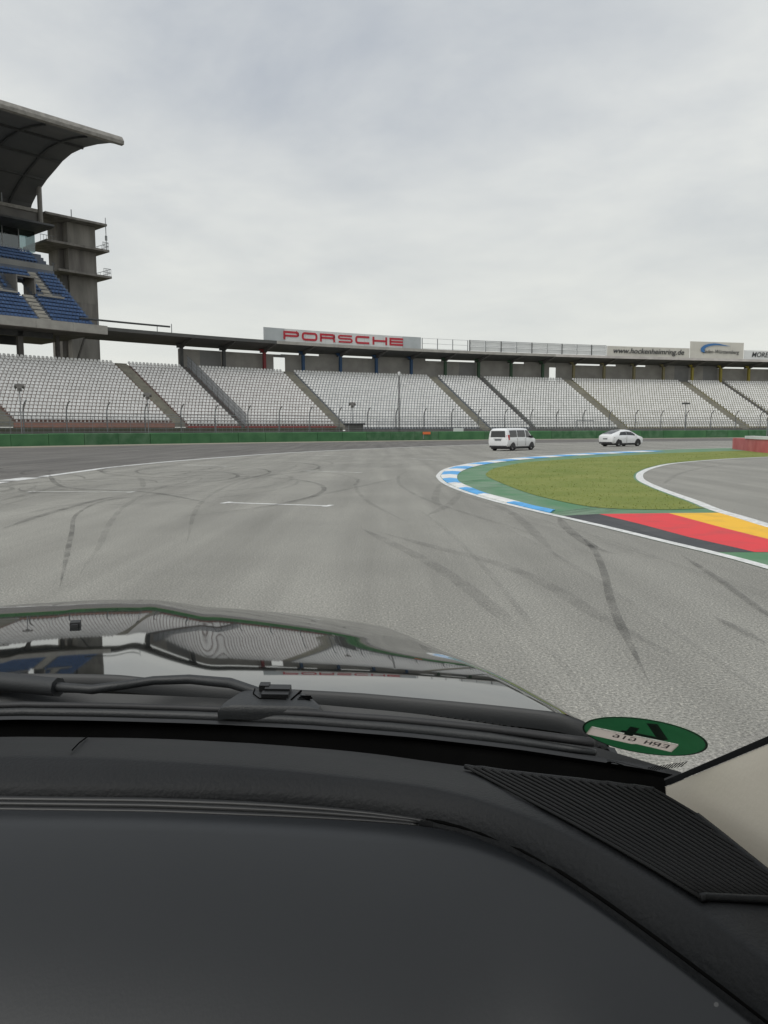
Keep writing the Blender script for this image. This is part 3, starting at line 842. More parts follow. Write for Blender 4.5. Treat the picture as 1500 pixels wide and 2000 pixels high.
def rel(mb, base):
    mb.v = [(p[0] - base[0], p[1] - base[1], p[2] - base[2]) for p in mb.v]
    return mb


B0 = st(40, -25.2)
s = -46.0
k = 0
while s < 215:
    ln = 5.6
    jig = random.uniform(-.05, .05)
    mb = MB()
    arc_prism(mb, s, s + ln - 0.07, [(-25.6 + jig, 0.0), (-24.8, 0.0), (-24.8, 1.52), (-25.45 + jig, 1.55 + random.uniform(-.03, .03)), (-25.6 + jig, 1.45)], 2.8)
    rel(mb, B0).build('belt_panel', M_BELT if random.random() < .6 else M_BELT2, belt)
    s += ln
    k += 1

fence = thing('debris_fence', 'tall steel debris fence with bent posts behind the green barrier', 'fence', st(40, -24.2))
F0 = st(40, -24.2)


def bent_post(s):
    a = ang(s)
    tx, ty = math.sin(a), -math.cos(a)
    p = st(s, -24.2)
    pts = [(p[0], p[1], 0.2), (p[0], p[1], 4.4), (p[0] + .12 * tx, p[1] + .12 * ty, 4.9), (p[0] + .45 * tx, p[1] + .45 * ty, 5.35), (p[0] + .95 * tx, p[1] + .95 * ty, 5.7)]
    return pts


M_POST = mat('weathered_post', (0.13, 0.135, 0.14), 0.6, (0.17, 0.175, 0.18), 1.0)
POSTS = list(np.arange(-39.5, 214, 6.55))
for s in POSTS:
    mb = MB().tube(bent_post(s), 0.09, 6)
    rel(mb, F0).build('post', M_POST, fence)
for zc in (1.75, 2.15, 2.55, 2.95, 3.35, 3.75, 4.15):
    mb = MB()
    mb.tube([st(s, -24.28, zc) for s in np.arange(-39.5, 214, 6.55)], 0.022 if zc not in (2.95, 4.15) else 0.035, 4)
    rel(mb, F0).build('cable', M_STEEL, fence)
mb = MB()
for s in np.arange(-39.5, 150, 0.8):     # upright wires of the mesh
    p = st(s, -24.25)
    mb.box(p[0] - .008, p[0] + .008, p[1] - .008, p[1] + .008, 1.6, 4.15)
o = rel(mb, F0).build('mesh_wires', M_STEEL, fence)
o['kind'] = 'stuff'

# hand rail in front of the seats
railing = thing('spectator_railing', 'grey tubular railing in front of the lowest seat row', 'railing', st(40, -20.2))
RL0 = st(40, -20.2)
for s in np.arange(-39, 214, 3.2):
    p = st(s, -20.3)
    zt = 3.9 if s < 4 else 3.5
    mb = MB().tube([(p[0], p[1], 0.5), (p[0], p[1], zt)], 0.03, 5)
    rel(mb, RL0).build('post', M_STEEL, railing)
for sa, sb, zt in ((-39, 4, 3.9), (4, 214, 3.5)):
    for dz in (0.0, -.35):
        mb = MB().tube([st(s, -20.3, zt + dz) for s in np.arange(sa, sb + .1, 3.5)], 0.03, 5)
        rel(mb, RL0).build('rail', M_STEEL, railing)

# ================================================================== lower grandstand
GS0 = st(60, -10)
stand = thing('grandstand', 'long curved grandstand of white seats under a low dark roof', 'grandstand', GS0)
NR = 22
D0, DEP = -19.2, 1.05
Z0, RISE = 2.05, 0.535
AISLES = [(-25.4, 3.0), (3.9, 2.0), (15.7, 0.9), (37.0, 2.0), (70.7, 2.0), (82.8, 0.9), (105.5, 2.0), (138.0, 1.9), (149.6, 0.9), (172.0, 2.0)]
SEC = []
prev = -46.0
for s, w in AISLES + [(212.0, 0.0)]:
    SEC.append((prev, s - w / 2))
    prev = s + w / 2


def first_row(s):
    return 2 if s < 4 else (1 if s < 37 else 0)


def tint(s):
    return 'salmon' if s < 4 else 'red' if s < 37 else 'blue' if s < 82 else 'green' if s < 105 else 'yellow'


def row_z(i):
    return Z0 + RISE * i


for a, b in SEC:                                        # stepped concrete under the seats
    fr = first_row((a + b) / 2)
    poly = []
    for i in range(fr, NR):
        d = D0 + DEP * i
        poly += [(d, row_z(i)), (d + DEP, row_z(i))]
    poly += [(D0 + DEP * NR + 1.6, row_z(NR - 1)), (D0 + DEP * NR + 1.6, row_z(NR - 1) - 0.6), (D0 + DEP * fr, row_z(fr) - 0.6)]
    mb = arc_prism(MB(), a, b, poly, 4.0)
    rel(mb, GS0)
    fix_normals(mb.build('terrace', TINT[tint((a + b) / 2)], stand))
    m = M_SALMONWALL if b < 4.5 else M_REDWALL if b < 37 else M_CONC_D
    top = row_z(fr) - 0.05
    low = top - (1.15 if b < 4.5 else 0.62 if b < 37 else 0.3)
    mb = arc_prism(MB(), a, b, rect(D0 + DEP * fr - 0.06, D0 + DEP * fr + 0.2, low, top), 4.0)
    fix_normals(rel(mb, GS0).build('front_wall', m, stand))
mb = arc_prism(MB(), -46, 212, rect(D0 - 0.4, D0 + 0.5, 0.0, 1.7), 4.0)
fix_normals(rel(mb, GS0).build('plinth', M_CONC_D, stand))
mb = arc_prism(MB(), -46, 37, rect(D0 + 0.52, D0 + 1.0, 0.0, 2.35), 4.0)
fix_normals(rel(mb, GS0).build('plinth', mat('brown_concrete', (0.105, 0.10, 0.08), 0.95, (0.085, 0.09, 0.06), 0.3), stand))
for s, w in AISLES:                                     # aisle stairs, two steps to each row
    fr = first_row(s - 1)
    poly = []
    for i in range(fr * 2, NR * 2):
        d = D0 + DEP * i / 2
        zz = Z0 + RISE * (i / 2) + 0.09
        poly += [(d, zz), (d + DEP / 2, zz)]
    poly += [(D0 + DEP * NR, row_z(NR - 1) - 0.5), (D0 + DEP * fr, row_z(fr) - 0.7)]
    mb = arc_prism(MB(), s - w / 2 + 0.012, s + w / 2 - 0.012, poly, 5.0)
    fix_normals(rel(mb, GS0).build('aisle_stair', M_STEP if w > 1 else M_CONC_D, stand))


def seat_geo(w=0.49, ht=0.41):
    """shell seat: pan and backrest with chamfered top corners; faces -y"""
    v, f = [], []
    def prism(poly, ax, t):
        n = len(poly)
        k = len(v)
        if ax == 'back':
            v.extend([(x, 0.10 + .16 * (z - .40), z) for x, z in poly] + [(x, 0.10 + t + .16 * (z - .40), z) for x, z in poly])
        else:
            v.extend([(x, y, 0.40 - .06 * (y + .2)) for x, y in poly] + [(x, y, 0.40 - t - .06 * (y + .2)) for x, y in poly])
        f.append(tuple(range(k, k + n))); f.append(tuple(range(k + n, k + 2 * n))[::-1])
        for j in range(n):
            j2 = (j + 1) % n
            f.append((k + j, k + n + j, k + n + j2, k + j2))
    h = w / 2
    prism([(-h, .38), (h, .38), (h, .38 + ht * .62), (h * .6, .38 + ht), (-h * .6, .38 + ht), (-h, .38 + ht * .62)], 'back', .05)
    prism([(-h, -.28), (h, -.28), (h, .10), (-h, .10)], 'pan', .06)
    prism([(-h * .3, -.10), (h * .3, -.10), (h * .3, .05), (-h * .3, .05)], 'pan', .36)
    return v, f


SV, SF = seat_geo()
seats = []
rg = np.random.default_rng(11)
for a, b in SEC:
    fr = first_row((a + b) / 2)
    for i in range(fr, NR):
        d = D0 + DEP * i + 0.62
        n = int((b - a - 0.25) / 0.665)
        off = (b - a - n * 0.665) / 2
        for j in range(n):
            s = a + off + 0.665 * (j + .5)
            # a few seats are folded away or missing
            if rg.random() < 0.0:
                continue
            if s > 178:
                continue
            seats.append((s, d, row_z(i), i))
info = []
for s, d, z, i in seats:
    p = st(s, d, z)
    info.append((math.hypot(p[0], p[1]), s, p, i))
vis = sorted([t for t in info if -27.5 < t[1]], key=lambda t: t[0])[:300]
near_ids = {(round(t[1], 3), t[3]) for t in vis}
seat_me = bpy.data.meshes.new('seat')
seat_me.from_pydata(SV, [], SF)
seat_me.materials.append(M_SEATW)
for dist, s, p, i in vis:
    o = bpy.data.objects.new('seat', seat_me)
    COL.objects.link(o)
    o.parent = stand
    o.location = (p[0] - GS0[0], p[1] - GS0[1], p[2] - GS0[2])
    o.rotation_euler = (0, 0, ang(s) + random.uniform(-.03, .03))
rest = [t for t in info if (round(t[1], 3), t[3]) not in near_ids]
base = np.array(SV)
VV = np.empty((len(rest), len(SV), 3))
for q_, (dist, s, p, i) in enumerate(rest):
    a = ang(s) + random.uniform(-.03, .03)
    c_, n_ = math.cos(a), math.sin(a)
    VV[q_, :, 0] = base[:, 0] * c_ - base[:, 1] * n_ + p[0] - GS0[0]
    VV[q_, :, 1] = base[:, 0] * n_ + base[:, 1] * c_ + p[1] - GS0[1]
    VV[q_, :, 2] = base[:, 2] + p[2] - GS0[2]
FF = []
for q_ in range(len(rest)):
    k = q_ * len(SV)
    FF += [tuple(x + k for x in fc) for fc in SF]
o = mesh_ob('seat_rows', VV.reshape(-1, 3).tolist(), FF, M_SEATW, stand)
o['kind'] = 'stuff'

# rear wall panels, columns, beams and roof of the lower stand
COLS = [16.1 + 8.4 * i for i in range(-1, 24)]
def col_colour(s):
    return 'dark' if s < 30 else 'red' if s < 38 else 'blue' if s < 72 else 'green' if s < 105 else 'tan' if s < 138 else 'yellow'
for s in COLS:
    if s < 10:
        continue
    mb = MB()
    mb.v = []
    q = frame_at(s, 5.6, 0)
    loc = MB().box(-.28, .28, row_z(NR - 1) - .3, 17.3, -.28, .28)
    # haunch under the roof
    loc.add([(-.28, 17.3, -.28), (.28, 17.3, -.28), (.28, 17.3, .28), (-.28, 17.3, .28), (-1.1, 18.02, -.26), (1.1, 18.02, -.26), (1.1, 18.02, .26), (-1.1, 18.02, .26)],
            [(0, 1, 5, 4), (1, 2, 6, 5), (2, 3, 7, 6), (3, 0, 4, 7)])
    mb.add([q @ Vector(p) for p in loc.v], loc.f)
    fix_normals(rel(mb, GS0).build('column', COLC[col_colour(s)], stand))
    mb = MB()
    q = frame_at(s, 0, 0)
    loc = MB()
    pr = [(0.4, 18.70), (7.3, 17.86), (7.3, 17.45), (5.2, 17.35), (0.4, 18.45)]
    loc.v = [(-.2, z, -d) for d, z in pr] + [(.2, z, -d) for d, z in pr]
    loc.f = [tuple(range(5)), tuple(range(5, 10))[::-1]] + [(j, 5 + j, 5 + (j + 1) % 5, (j + 1) % 5) for j in range(5)]
    mb.add([q @ Vector(p) for p in loc.v], loc.f)
    fix_normals(rel(mb, GS0).build('roof_beam', M_CONC_D if s > 28 else M_ROOF, stand))
M_PAN = [mat('rear_panel_a', (0.42, 0.405, 0.38), 0.9, (0.34, 0.325, 0.305), 0.5), mat('rear_panel_b', (0.30, 0.30, 0.30), 0.9, (0.26, 0.26, 0.26), 0.5)]
DOORS = [(35.5, 38.0), (102.7, 104.5)]
for c in COLS:
    for h in (0, 1):
        s0, s1 = c + 4.2 * h + 0.006, c + 4.2 * h + 4.194
        if s0 < 14.4 or s1 > 208:
            continue
        full = random.random() < 0.42
        zt = 17.42 if not full else 17.95
        if s0 < 33:
            zt = 17.30
        hit_ = [dd for dd in DOORS if dd[0] < s1 and dd[1] > s0]
        segs = [(s0, s1, row_z(NR - 1) - .4)]
        if hit_:
            dd = hit_[0]
            segs = [(s0, max(s0, dd[0]), row_z(NR - 1) - .4), (min(s1, dd[1]), s1, row_z(NR - 1) - .4), (max(s0, dd[0]), min(s1, dd[1]), 16.75)]
        for a, b, zb in segs:
            if b - a < .05:
                continue
            mb = arc_prism(MB(), a, b, rect(7.0, 7.15, zb, zt), 5)
            fix_normals(rel(mb, GS0).build('rear_panel', M_PAN[0] if random.random() < .75 else M_PAN[1], stand))
mb = arc_prism(MB(), -0.6, 210, [(0.12, 18.72), (7.5, 17.84), (7.5, 18.2), (0.12, 19.1)], 4.2)
roof = fix_normals(rel(mb, GS0).build('roof', M_ROOF, stand))
s = -0.6
while s < 208:                                          # fascia in lengths
    mb = arc_prism(MB(), s, s + 8.38, rect(-0.02, 0.11, 18.62, 19.2), 4.2)
    fix_normals(rel(mb, GS0).build('fascia', M_ROOF if s < 30 else M_FASCIA if s > 100 else M_CONC_L, roof))
    s += 8.4

# stair fence that runs down between two seat blocks
fs = thing('aisle_fence', 'grey mesh fence running down the seats left of the red column', 'fence', st(16.4, -8))
FS0 = st(16.4, -8)
mb = MB()
for i in range(0, NR * 5):
    d = D0 + 1.0 + (DEP * NR - 1.2) * i / (NR * 5 - 1)
    zz = row_z((d - D0) / DEP)
    p = st(16.35, d)
    if i % 10 == 0:
        m2 = MB().tube([(p[0], p[1], zz - .3), (p[0], p[1], zz + 2.1)], 0.04, 5)
        rel(m2, FS0).build('post', M_DARKSTEEL, fs)
    else:
        mb.box(p[0] - .035, p[0] + .035, p[1] - .035, p[1] + .035, zz - .1, zz + 2.0)
o = rel(mb, FS0).build('mesh_bars', M_STEEL, fs)
o['kind'] = 'stuff'
for dz in (0.1, 0.7, 1.4, 2.05):
    m2 = MB().tube([st(16.35, D0 + 1.0, row_z(1) + dz), st(16.35, D0 + DEP * NR, row_z(NR) + dz)], 0.035, 5)
    rel(m2, FS0).build('rail', M_DARKSTEEL, fs)
for nm, s_, lab in (('handrail', 82.3, 'dark handrail down the seats between green columns'), ('handrail', 149.1, 'dark handrail down the seats under the yellow columns')):
    h_ = thing(nm, lab, 'handrail', st(s_, -8))
    H0 = st(s_, -8)
    for dz in (0.5, 1.0):
        rel(MB().tube([st(s_, D0, row_z(0) + dz), st(s_, D0 + DEP * NR, row_z(NR) + dz)], 0.03, 5), H0).build('rail', M_DARKSTEEL, h_)
    for i in range(0, NR, 2):
        p = st(s_, D0 + DEP * i)
        rel(MB().tube([(p[0], p[1], row_z(i)), (p[0], p[1], row_z(i) + 1.0)], 0.03, 5), H0).build('post', M_DARKSTEEL, h_)

# ================================================================== boards on the roof edge
ZB = 19.22


def board(name, label, s0, s1, z0, z1, m, npan, d=0.35, cat='sign'):
    b = thing(name, label, cat, st(s0, d))
    base = st(s0, d)
    w = (s1 - s0) / npan
    for i in range(npan):
        mb = arc_prism(MB(), s0 + w * i + 0.02, s0 + w * (i + 1) - 0.02, rect(d, d + 0.12, z0, z1), 9)
        mm = m[i] if isinstance(m, list) else m
        fix_normals(rel(mb, base).build('panel', mm, b))
    return b, base


def stroke(mb, pts, w, z0, z1):
    """polyline of constant width in the x/y plane, thick from z0 to z1"""
    P = [Vector((p[0], p[1])) for p in pts]
    n = len(P)
    L_, R_ = [], []
    for i in range(n):
        d0 = (P[i] - P[i - 1]).normalized() if i else (P[1] - P[0]).normalized()
        d1 = (P[i + 1] - P[i]).normalized() if i < n - 1 else d0
        t = (d0 + d1)
        t = t.normalized() if t.length > 1e-6 else d0
        k = w / 2 / max(.5, t.dot(d0))
        nn = Vector((-t.y, t.x)) * k
        L_.append(P[i] + nn); R_.append(P[i] - nn)
    v = [(p.x, p.y, z1) for p in L_] + [(p.x, p.y, z1) for p in R_] + [(p.x, p.y, z0) for p in L_] + [(p.x, p.y, z0) for p in R_]
    f = []
    for i in range(n - 1):
        f += [(i, i + 1, n + i + 1, n + i), (i, 2 * n + i, 2 * n + i + 1, i + 1), (n + i, n + i + 1, 3 * n + i + 1, 3 * n + i)]
    f += [(0, n, 3 * n, 2 * n), (n - 1, 3 * n - 1, 4 * n - 1, 2 * n - 1)]
    mb.add(v, f)


def arc2(cx, cy, rx, ry, a0, a1, n=5):
    return [(cx + rx * math.cos(R(a0 + (a1 - a0) * i / n)), cy + ry * math.sin(R(a0 + (a1 - a0) * i / n))) for i in range(n + 1)]


bd, bb = board('sign_board', 'white roof-edge board reading PORSCHE in wide red letters', 30.4, 66.2, ZB, ZB + 2.45,
               [M_BOARDG] + [M_BOARD] * 6 + [M_BOARDG], 8)
W, H, SW = 3.42, 1.62, 0.40
h_, r_ = SW / 2, 0.42
x0, x1, y0, y1, ym = h_, W - h_, h_, H - h_, H * .46
LET = {
    'P': [[(x0, 0), (x0, y1), (x1 - r_, y1)] + arc2(x1 - r_, y1 - r_, r_, r_, 90, 0) + arc2(x1 - r_, ym + r_ - .02, r_, r_, 0, -90) + [(x0, ym - .02)]],
    'O': [[(W / 2, y1)] + arc2(x1 - r_, y1 - r_, r_, r_, 90, 0) + arc2(x1 - r_, y0 + r_, r_, r_, 0, -90) + arc2(x0 + r_, y0 + r_, r_, r_, 270, 180) + arc2(x0 + r_, y1 - r_, r_, r_, 180, 90) + [(W / 2 + .01, y1)]],
    'R': [[(x0, 0), (x0, y1), (x1 - r_, y1)] + arc2(x1 - r_, y1 - r_, r_, r_ * .9, 90, 0) + arc2(x1 - r_, ym + r_, r_, r_ * .9, 0, -90) + [(x0, ym + .04)], [(x1 - r_, ym + .04), (x1 - .1, ym - .1), (x1, 0)]],
    'S': [[(x1, y1)] + arc2(x0 + r_, y1 - .29, r_, .29, 90, 270) + arc2(x1 - r_, y0 + .32, r_, .32, 90, -90) + [(x0, y0)]],
    'C': [[(x1, y1)] + arc2(x0 + r_, y1 - r_, r_, r_, 90, 180) + arc2(x0 + r_, y0 + r_, r_, r_, 180, 270) + [(x1, y0)]],
    'H': [[(x0, 0), (x0, H)], [(x1, 0), (x1, H)], [(x0, H / 2), (x1, H / 2)]],
    'E': [[(x1, y1), (x0, y1), (x0, y0), (x1, y0)], [(x0, H / 2), (x1 - .05, H / 2)]],
}
s = 34.6
for ch in 'PORSCHE':
    mb = MB()
    for pl in LET[ch]:
        stroke(mb, [(p[0] - W / 2, p[1]) for p in pl], SW if ch != 'S' else .34, 0.0, 0.07)
    q = frame_at(s + W / 2, 0.33, ZB + 0.40)
    mb.v = [tuple(q @ Vector(p)) for p in mb.v]
    o = fix_normals(rel(mb, bb).build('letter', M_LETTER, bd))
    s += W + 0.58

# open frames and grey backed railing panels
fr_, fb = thing('roof_frame', 'open white frame on the roof edge right of the PORSCHE board', 'frame', st(66.5, .35)), st(66.5, .35)
for i in range(4):
    sx = 66.5 + 3.75 * i
    q = frame_at(sx, .4, ZB)
    mb = MB().box(-.07, .07, 0, 2.35, -.07, .07)
    mb.v = [tuple(q @ Vector(p)) for p in mb.v]
    rel(mb, fb).build('post', M_STEEL, fr_)
for zz in (0.15, 1.2, 2.3):
    rel(arc_prism(MB(), 66.5, 77.8, rect(.36, .44, ZB + zz - .04, ZB + zz + .04), 4), fb).build('rail', M_BOARD, fr_)
rl_, rb = thing('roof_railing', 'row of grey backed railing panels left of the web address board', 'railing', st(78, .35)), st(78, .35)
n_p = 9
for i in range(n_p + 1):
    sx = 78.2 + i * 35.7 / n_p
    q = frame_at(sx, .33, ZB)
    mb = MB().box(-.09, .09, 0, 2.42, -.08, .08) if i % 2 == 0 else MB().box(-.06, .06, 0, 2.3, -.06, .06)
    mb.v = [tuple(q @ Vector(p)) for p in mb.v]
    rel(mb, rb).build('post', M_DARKSTEEL if i % 2 == 0 else M_STEEL, rl_)
    if i < n_p:
        s0, s1 = sx + .1, sx + 35.7 / n_p - .1
        fix_normals(rel(arc_prism(MB(), s0, s1, rect(.45, .5, ZB + .12, ZB + 1.05), 9), rb).build('panel', M_BOARD, rl_))
        fix_normals(rel(arc_prism(MB(), s0, s1, rect(.45, .5, ZB + 1.35, ZB + 2.2), 9), rb).build('panel', M_BOARD, rl_))
for zz in (1.2, 2.33):
    rel(arc_prism(MB(), 78.2, 113.9, rect(.30, .38, ZB + zz - .06, ZB + zz + .06), 4), rb).build('rail', M_STEEL, rl_)

b2, bb2 = board('sign_board', 'cream roof-edge board with the web address www.hockenheimring.de', 114.2, 137.2, ZB, ZB + 2.3, M_BOARDC, 5)
q = frame_at(125.6, 0.17, ZB + .70)
o = place_mesh('lettering', text_mesh('www.hockenheimring.de', 1.75, 0.25, 0.02, xscale=1.13, offset=0.02), M_TEXTK, Matrix.Translation(-Vector(bb2)) @ q, b2)
b3, bb3 = board('sign_board', 'taller cream board with blue swoosh emblem above the web address row', 137.3, 152.8, ZB - .02, ZB + 4.0, M_BOARDC, 4, 0.30)
sw = MB()
oa = arc2(0, 0, 4.1, 1.55, 205, 62, 16)
ob = arc2(0.85, -.18, 3.9, 1.30, 203, 70, 16)
out_p = oa + [(4.4, .95)]
in_p = ob + [(4.4, .93)]
n = len(out_p)
sw.add([(p[0], p[1], .05) for p in out_p] + [(p[0], p[1], .05) for p in in_p], [(i, n + i, n + i + 1, i + 1) for i in range(n - 1)])
q = frame_at(144.3, 0.17, ZB + 2.1)
sw.v = [tuple(q @ Vector(p)) for p in sw.v]
rel(sw, bb3).build('emblem', M_SWOOSH, b3)
q = frame_at(146.0, 0.16, ZB + 1.25)
place_mesh('lettering', text_mesh('Baden-Württemberg', 1.25, 0.3, 0.02, xscale=1.0), M_TEXTK, Matrix.Translation(-Vector(bb3)) @ q, b3)
b4, bb4 = board('sign_board', 'white roof-edge board at the right end reading MORE', 153.0, 178.0, ZB, ZB + 2.2, M_BOARD, 5)
q = frame_at(157.6, 0.31, ZB + .6)
place_mesh('lettering', text_mesh('MORE', 1.7, 0.2, 0.02, xscale=1.05, offset=0.03), M_TEXTK, Matrix.Translation(-Vector(bb4)) @ q, b4)
# pipe rail left of the first board
pr_, pb = thing('roof_pipe', 'dark pipe rail on short stands along the left end of the roof', 'pipe', st(0, 1)), st(0, 1)
rel(MB().tube([st(s_, 1.0, 20.35) for s_ in np.arange(-4, 13, 2.0)], 0.16, 8), pb).build('pipe', M_DARKSTEEL, pr_)
for s_ in (-1.0, 9.6, 12.3):
    rel(MB().tube([st(s_, 1.0, 18.9), st(s_, 1.0, 20.5 if s_ < 12 else 20.9)], 0.07, 6), pb).build('stand', M_STEEL, pr_)

# ================================================================== small things behind the barrier
hut = thing('marshal_hut', 'small dark roofed marshal hut behind the green barrier below the seats', 'hut', st(36.6, -23.3), ang(36.6))
MB().box(-1.5, 1.5, -.6, .6, 0, 1.55).build('wall', M_BOARD, hut)
MB().box(-1.45, 1.45, -.5, .6, 1.56, 2.75).build('back', M_CONC_D, hut)
MB().box(-1.7, 1.7, -.9, .8, 2.76, 3.05).build('roof', M_BPLAST, hut)
for x in (-1.45, 1.45):
    MB().box(x - .06, x + .06, -.62, -.5, 1.56, 2.76).build('post', M_STEEL, hut)
mast = thing('lattice_mast', 'tall dark lattice mast in front of the middle seat block', 'mast', st(47.9, -22))
for dx, dy in ((-.16, -.16), (.16, -.16), (0, .18)):
    MB().tube([(dx, dy, 0), (dx * .7, dy * .7, 11.6)], 0.04, 5).build('leg', M_DARKSTEEL, mast)
mb = MB()
for i in range(24):
    z = i * .48
    c3 = [(-.16, -.16), (.16, -.16), (0, .18)]
    for j in range(3):
        a, b = c3[j], c3[(j + 1) % 3]
        mb.tube([(a[0], a[1], z), (b[0], b[1], z + .48)], 0.02, 4)
mb.build('bracing', M_DARKSTEEL, mast)
MB().tube([(0, 0, 11.5), (0, 0, 11.75), (0, 0, 12.2), (0, 0, 12.3)], [.12, .26, .26, .1], 8).build('lamp_head', M_BOARD, mast)
for s_, zt, lab in ((-26.4, 7.4, 'grey pole with round loudspeaker cluster nearest the left edge'), (-5.8, 6.9, 'grey pole with loudspeakers before the leftmost wide aisle'),
                    (36.0, 6.3, 'short pole with loudspeaker rising above the marshal hut')):
    p = thing('speaker_pole', lab, 'speaker pole', st(s_, -23.6), ang(s_), 'loudspeaker poles along the fence')
    MB().tube([(0, 0, 0), (0, 0, zt)], 0.07, 6).build('pole', M_STEEL, p)
    for a in (0, 120, 240):
        c_, n_ = math.cos(R(a)), math.sin(R(a))
        MB().tube([(c_ * .05, n_ * .05, zt - .1), (c_ * .25, n_ * .25, zt), (c_ * .5, n_ * .5, zt + .05)], [.09, .16, .34], 10).build('horn', M_CONC_D, p)
    MB().tube([(0, 0, zt - .6), (0, 0, zt - .2)], 0.28, 8).build('bracket', M_CONC_D, p)
p = thing('flood_pole', 'pole with a crossbar of dark floodlights in front of the right seats', 'light pole', st(118.0, -23.6), ang(118.0), 'loudspeaker poles along the fence')
MB().tube([(0, 0, 0), (0, 0, 7.6)], 0.09, 6).build('pole', M_STEEL, p)
MB().tube([(-.9, 0, 7.3), (.9, 0, 7.3)], 0.06, 6).build('crossbar', M_DARKSTEEL, p)
for x in (-.7, 0, .7):
    MB().box(x - .26, x + .26, -.2, .12, 7.0, 7.3).build('lamp', M_DARKSTEEL, p)
gr = thing('gate_frame', 'grey square gate frame behind the fence under the right seats', 'gate', st(93.2, -22.5), ang(93.2))
for x in (-2.0, 2.0):
    MB().tube([(x, 0, 0), (x, 0, 3.6)], 0.08, 6).build('post', M_STEEL, gr)
MB().tube([(-2.08, 0, 3.6), (2.08, 0, 3.6)], 0.08, 6).build('crossbar', M_STEEL, gr)
o = thing('notice_board', 'small orange board fixed to the green barrier', 'board', st(51.8, -25.75), ang(51.8))
MB().box(-.8, .8, -.03, .03, 1.05, 1.5).build('board', M_ORANGE, o)
MB().box(-.7, -.6, .03, .1, .2, 1.4).build('bracket', M_STEEL, o)
o = thing('notice_board', 'small white board standing behind the green barrier', 'board', st(60.2, -24.6), ang(60.2))
MB().box(-1.1, 1.1, -.03, .03, 1.45, 2.15).build('board', M_BOARD, o)
MB().box(-.05, .05, .03, .1, 0, 2.1).build('post', M_STEEL, o)

# red barrier with white cap at the right, and the screened post behind it
RB = [(31.3, 68.5), (30.4, 65.0), (29.3, 61.0), (28.4, 57.0), (28.6, 52.0), (30.0, 47.0), (33, 43)]
rbl = smooth_line(RB, 0.8)
rbr = thing('red_barrier', 'low red belted barrier with white cap at the right edge', 'barrier', (29, 58, 0))
for i in range(0, len(rbl) - 4, 4):
    seg = rbl[i:i + 5].copy()
    o = strip('belt_panel', seg, -0.28, 0.32, 0.0, M_REDBELT, rbr, h=0.98)
    o.location = (-29, -58, 0)
seg = rbl[(rbl[:, 1] < 63.5)]
o = strip('cap', seg, -0.34, 0.36, 0.985, M_BOARD, rbr, h=0.22)
o.location = (-29, -58, 0)
po = thing('marshal_post', 'grey screened post with dark head behind the red barrier', 'post', (31.3, 62.5, 0), R(30))
MB().box(-.42, .42, -.05, .05, .2, 2.35).build('screen', M_VEIL, po)
for x in (-.42, .42):
    MB().tube([(x, 0, 0), (x, 0, 2.5)], 0.035, 6).build('post', M_STEEL, po)
MB().tube([(.25, 0, 2.3), (.25, 0, 2.45), (.25, 0, 2.85), (.25, 0, 3.0)], [.1, .24, .22, .05], 8).build('lamp_head', M_BPLAST, po)
MB().tube([(-.35, 0, 2.4), (-.3, 0, 2.6), (-.1, 0, 2.75)], [.12, .14, .06], 6).build('horn', M_CONC_D, po)

# ================================================================== upper stand with blue seats, curved roof
UA = (-46.6, 131.17)
UANG = R(48.48)
up = thing('upper_grandstand', 'tall upper grandstand with blue seats and sweeping curved roof', 'grandstand', (UA[0], UA[1], 0), UANG)
# own frame: x along the front (0 = right end, negative to the left), y away from the track, z up
XL = -60.0


def xprism(prof, x0, x1, name, m, parent=None, smooth=False):
    """(y, z) outline swept along x"""
    n = len(prof)
    v = [(x0, y, z) for y, z in prof] + [(x1, y, z) for y, z in prof]
    f = [tuple(range(n)), tuple(range(n, 2 * n))[::-1]] + [(i, n + i, n + (i + 1) % n, (i + 1) % n) for i in range(n)]
    return fix_normals(mesh_ob(name, v, f, m, up if parent is None else parent, smooth))


# fascia slab in lengths
for i in range(9):
    x1 = 0.3 - i * 6.0
    xprism([(-.3, 17.95), (-.3, 19.35), (.4, 19.35), (.4, 17.95)], x1 - 5.97, x1, 'parapet', M_CONC_L)
xprism([(.42, 18.1), (.42, 18.9), (24, 18.9), (24, 18.1)], XL, 0.2, 'deck', M_CONC_D)
UR, UD, UZ0, URISE = 21, 0.97, 19.45, 0.735
M_UTER = mat('upper_terrace', (0.17, 0.19, 0.23), 0.9, (0.13, 0.15, 0.19), 0.5)
for xa, xb, ra, rb_ in ((XL, -10.2, 0, UR), (-10.2, -7.4, 0, 7), (-10.2, -7.4, 11, UR), (-7.4, -0.15, 0, UR)):
    prof = []
    for i in range(ra, rb_):
        y = 2.2 + UD * i
        prof += [(y, UZ0 + URISE * i), (y + UD, UZ0 + URISE * i)]
    prof += [(2.2 + UD * rb_, UZ0 + URISE * rb_ - 1.3), (2.2 + UD * ra + .6, UZ0 + URISE * ra - .5), (2.2 + UD * ra, UZ0 + URISE * ra - .5)]
    xprism(prof, xa, xb, 'terrace', M_UTER)
BAND = (15, 16)                                         # cross walk between the blocks
xprism([(2.2 + UD * 15, UZ0 + URISE * 15 + .02), (2.2 + UD * 15, UZ0 + URISE * 15 + .95), (2.2 + UD * 15 + .2, UZ0 + URISE * 15 + .95), (2.2 + UD * 15 + .2, UZ0 + URISE * 15 + .02)], XL, -.3, 'parapet', mat('walk_parapet', (0.30, 0.30, 0.29), 0.9, (0.24, 0.24, 0.235), 0.5))


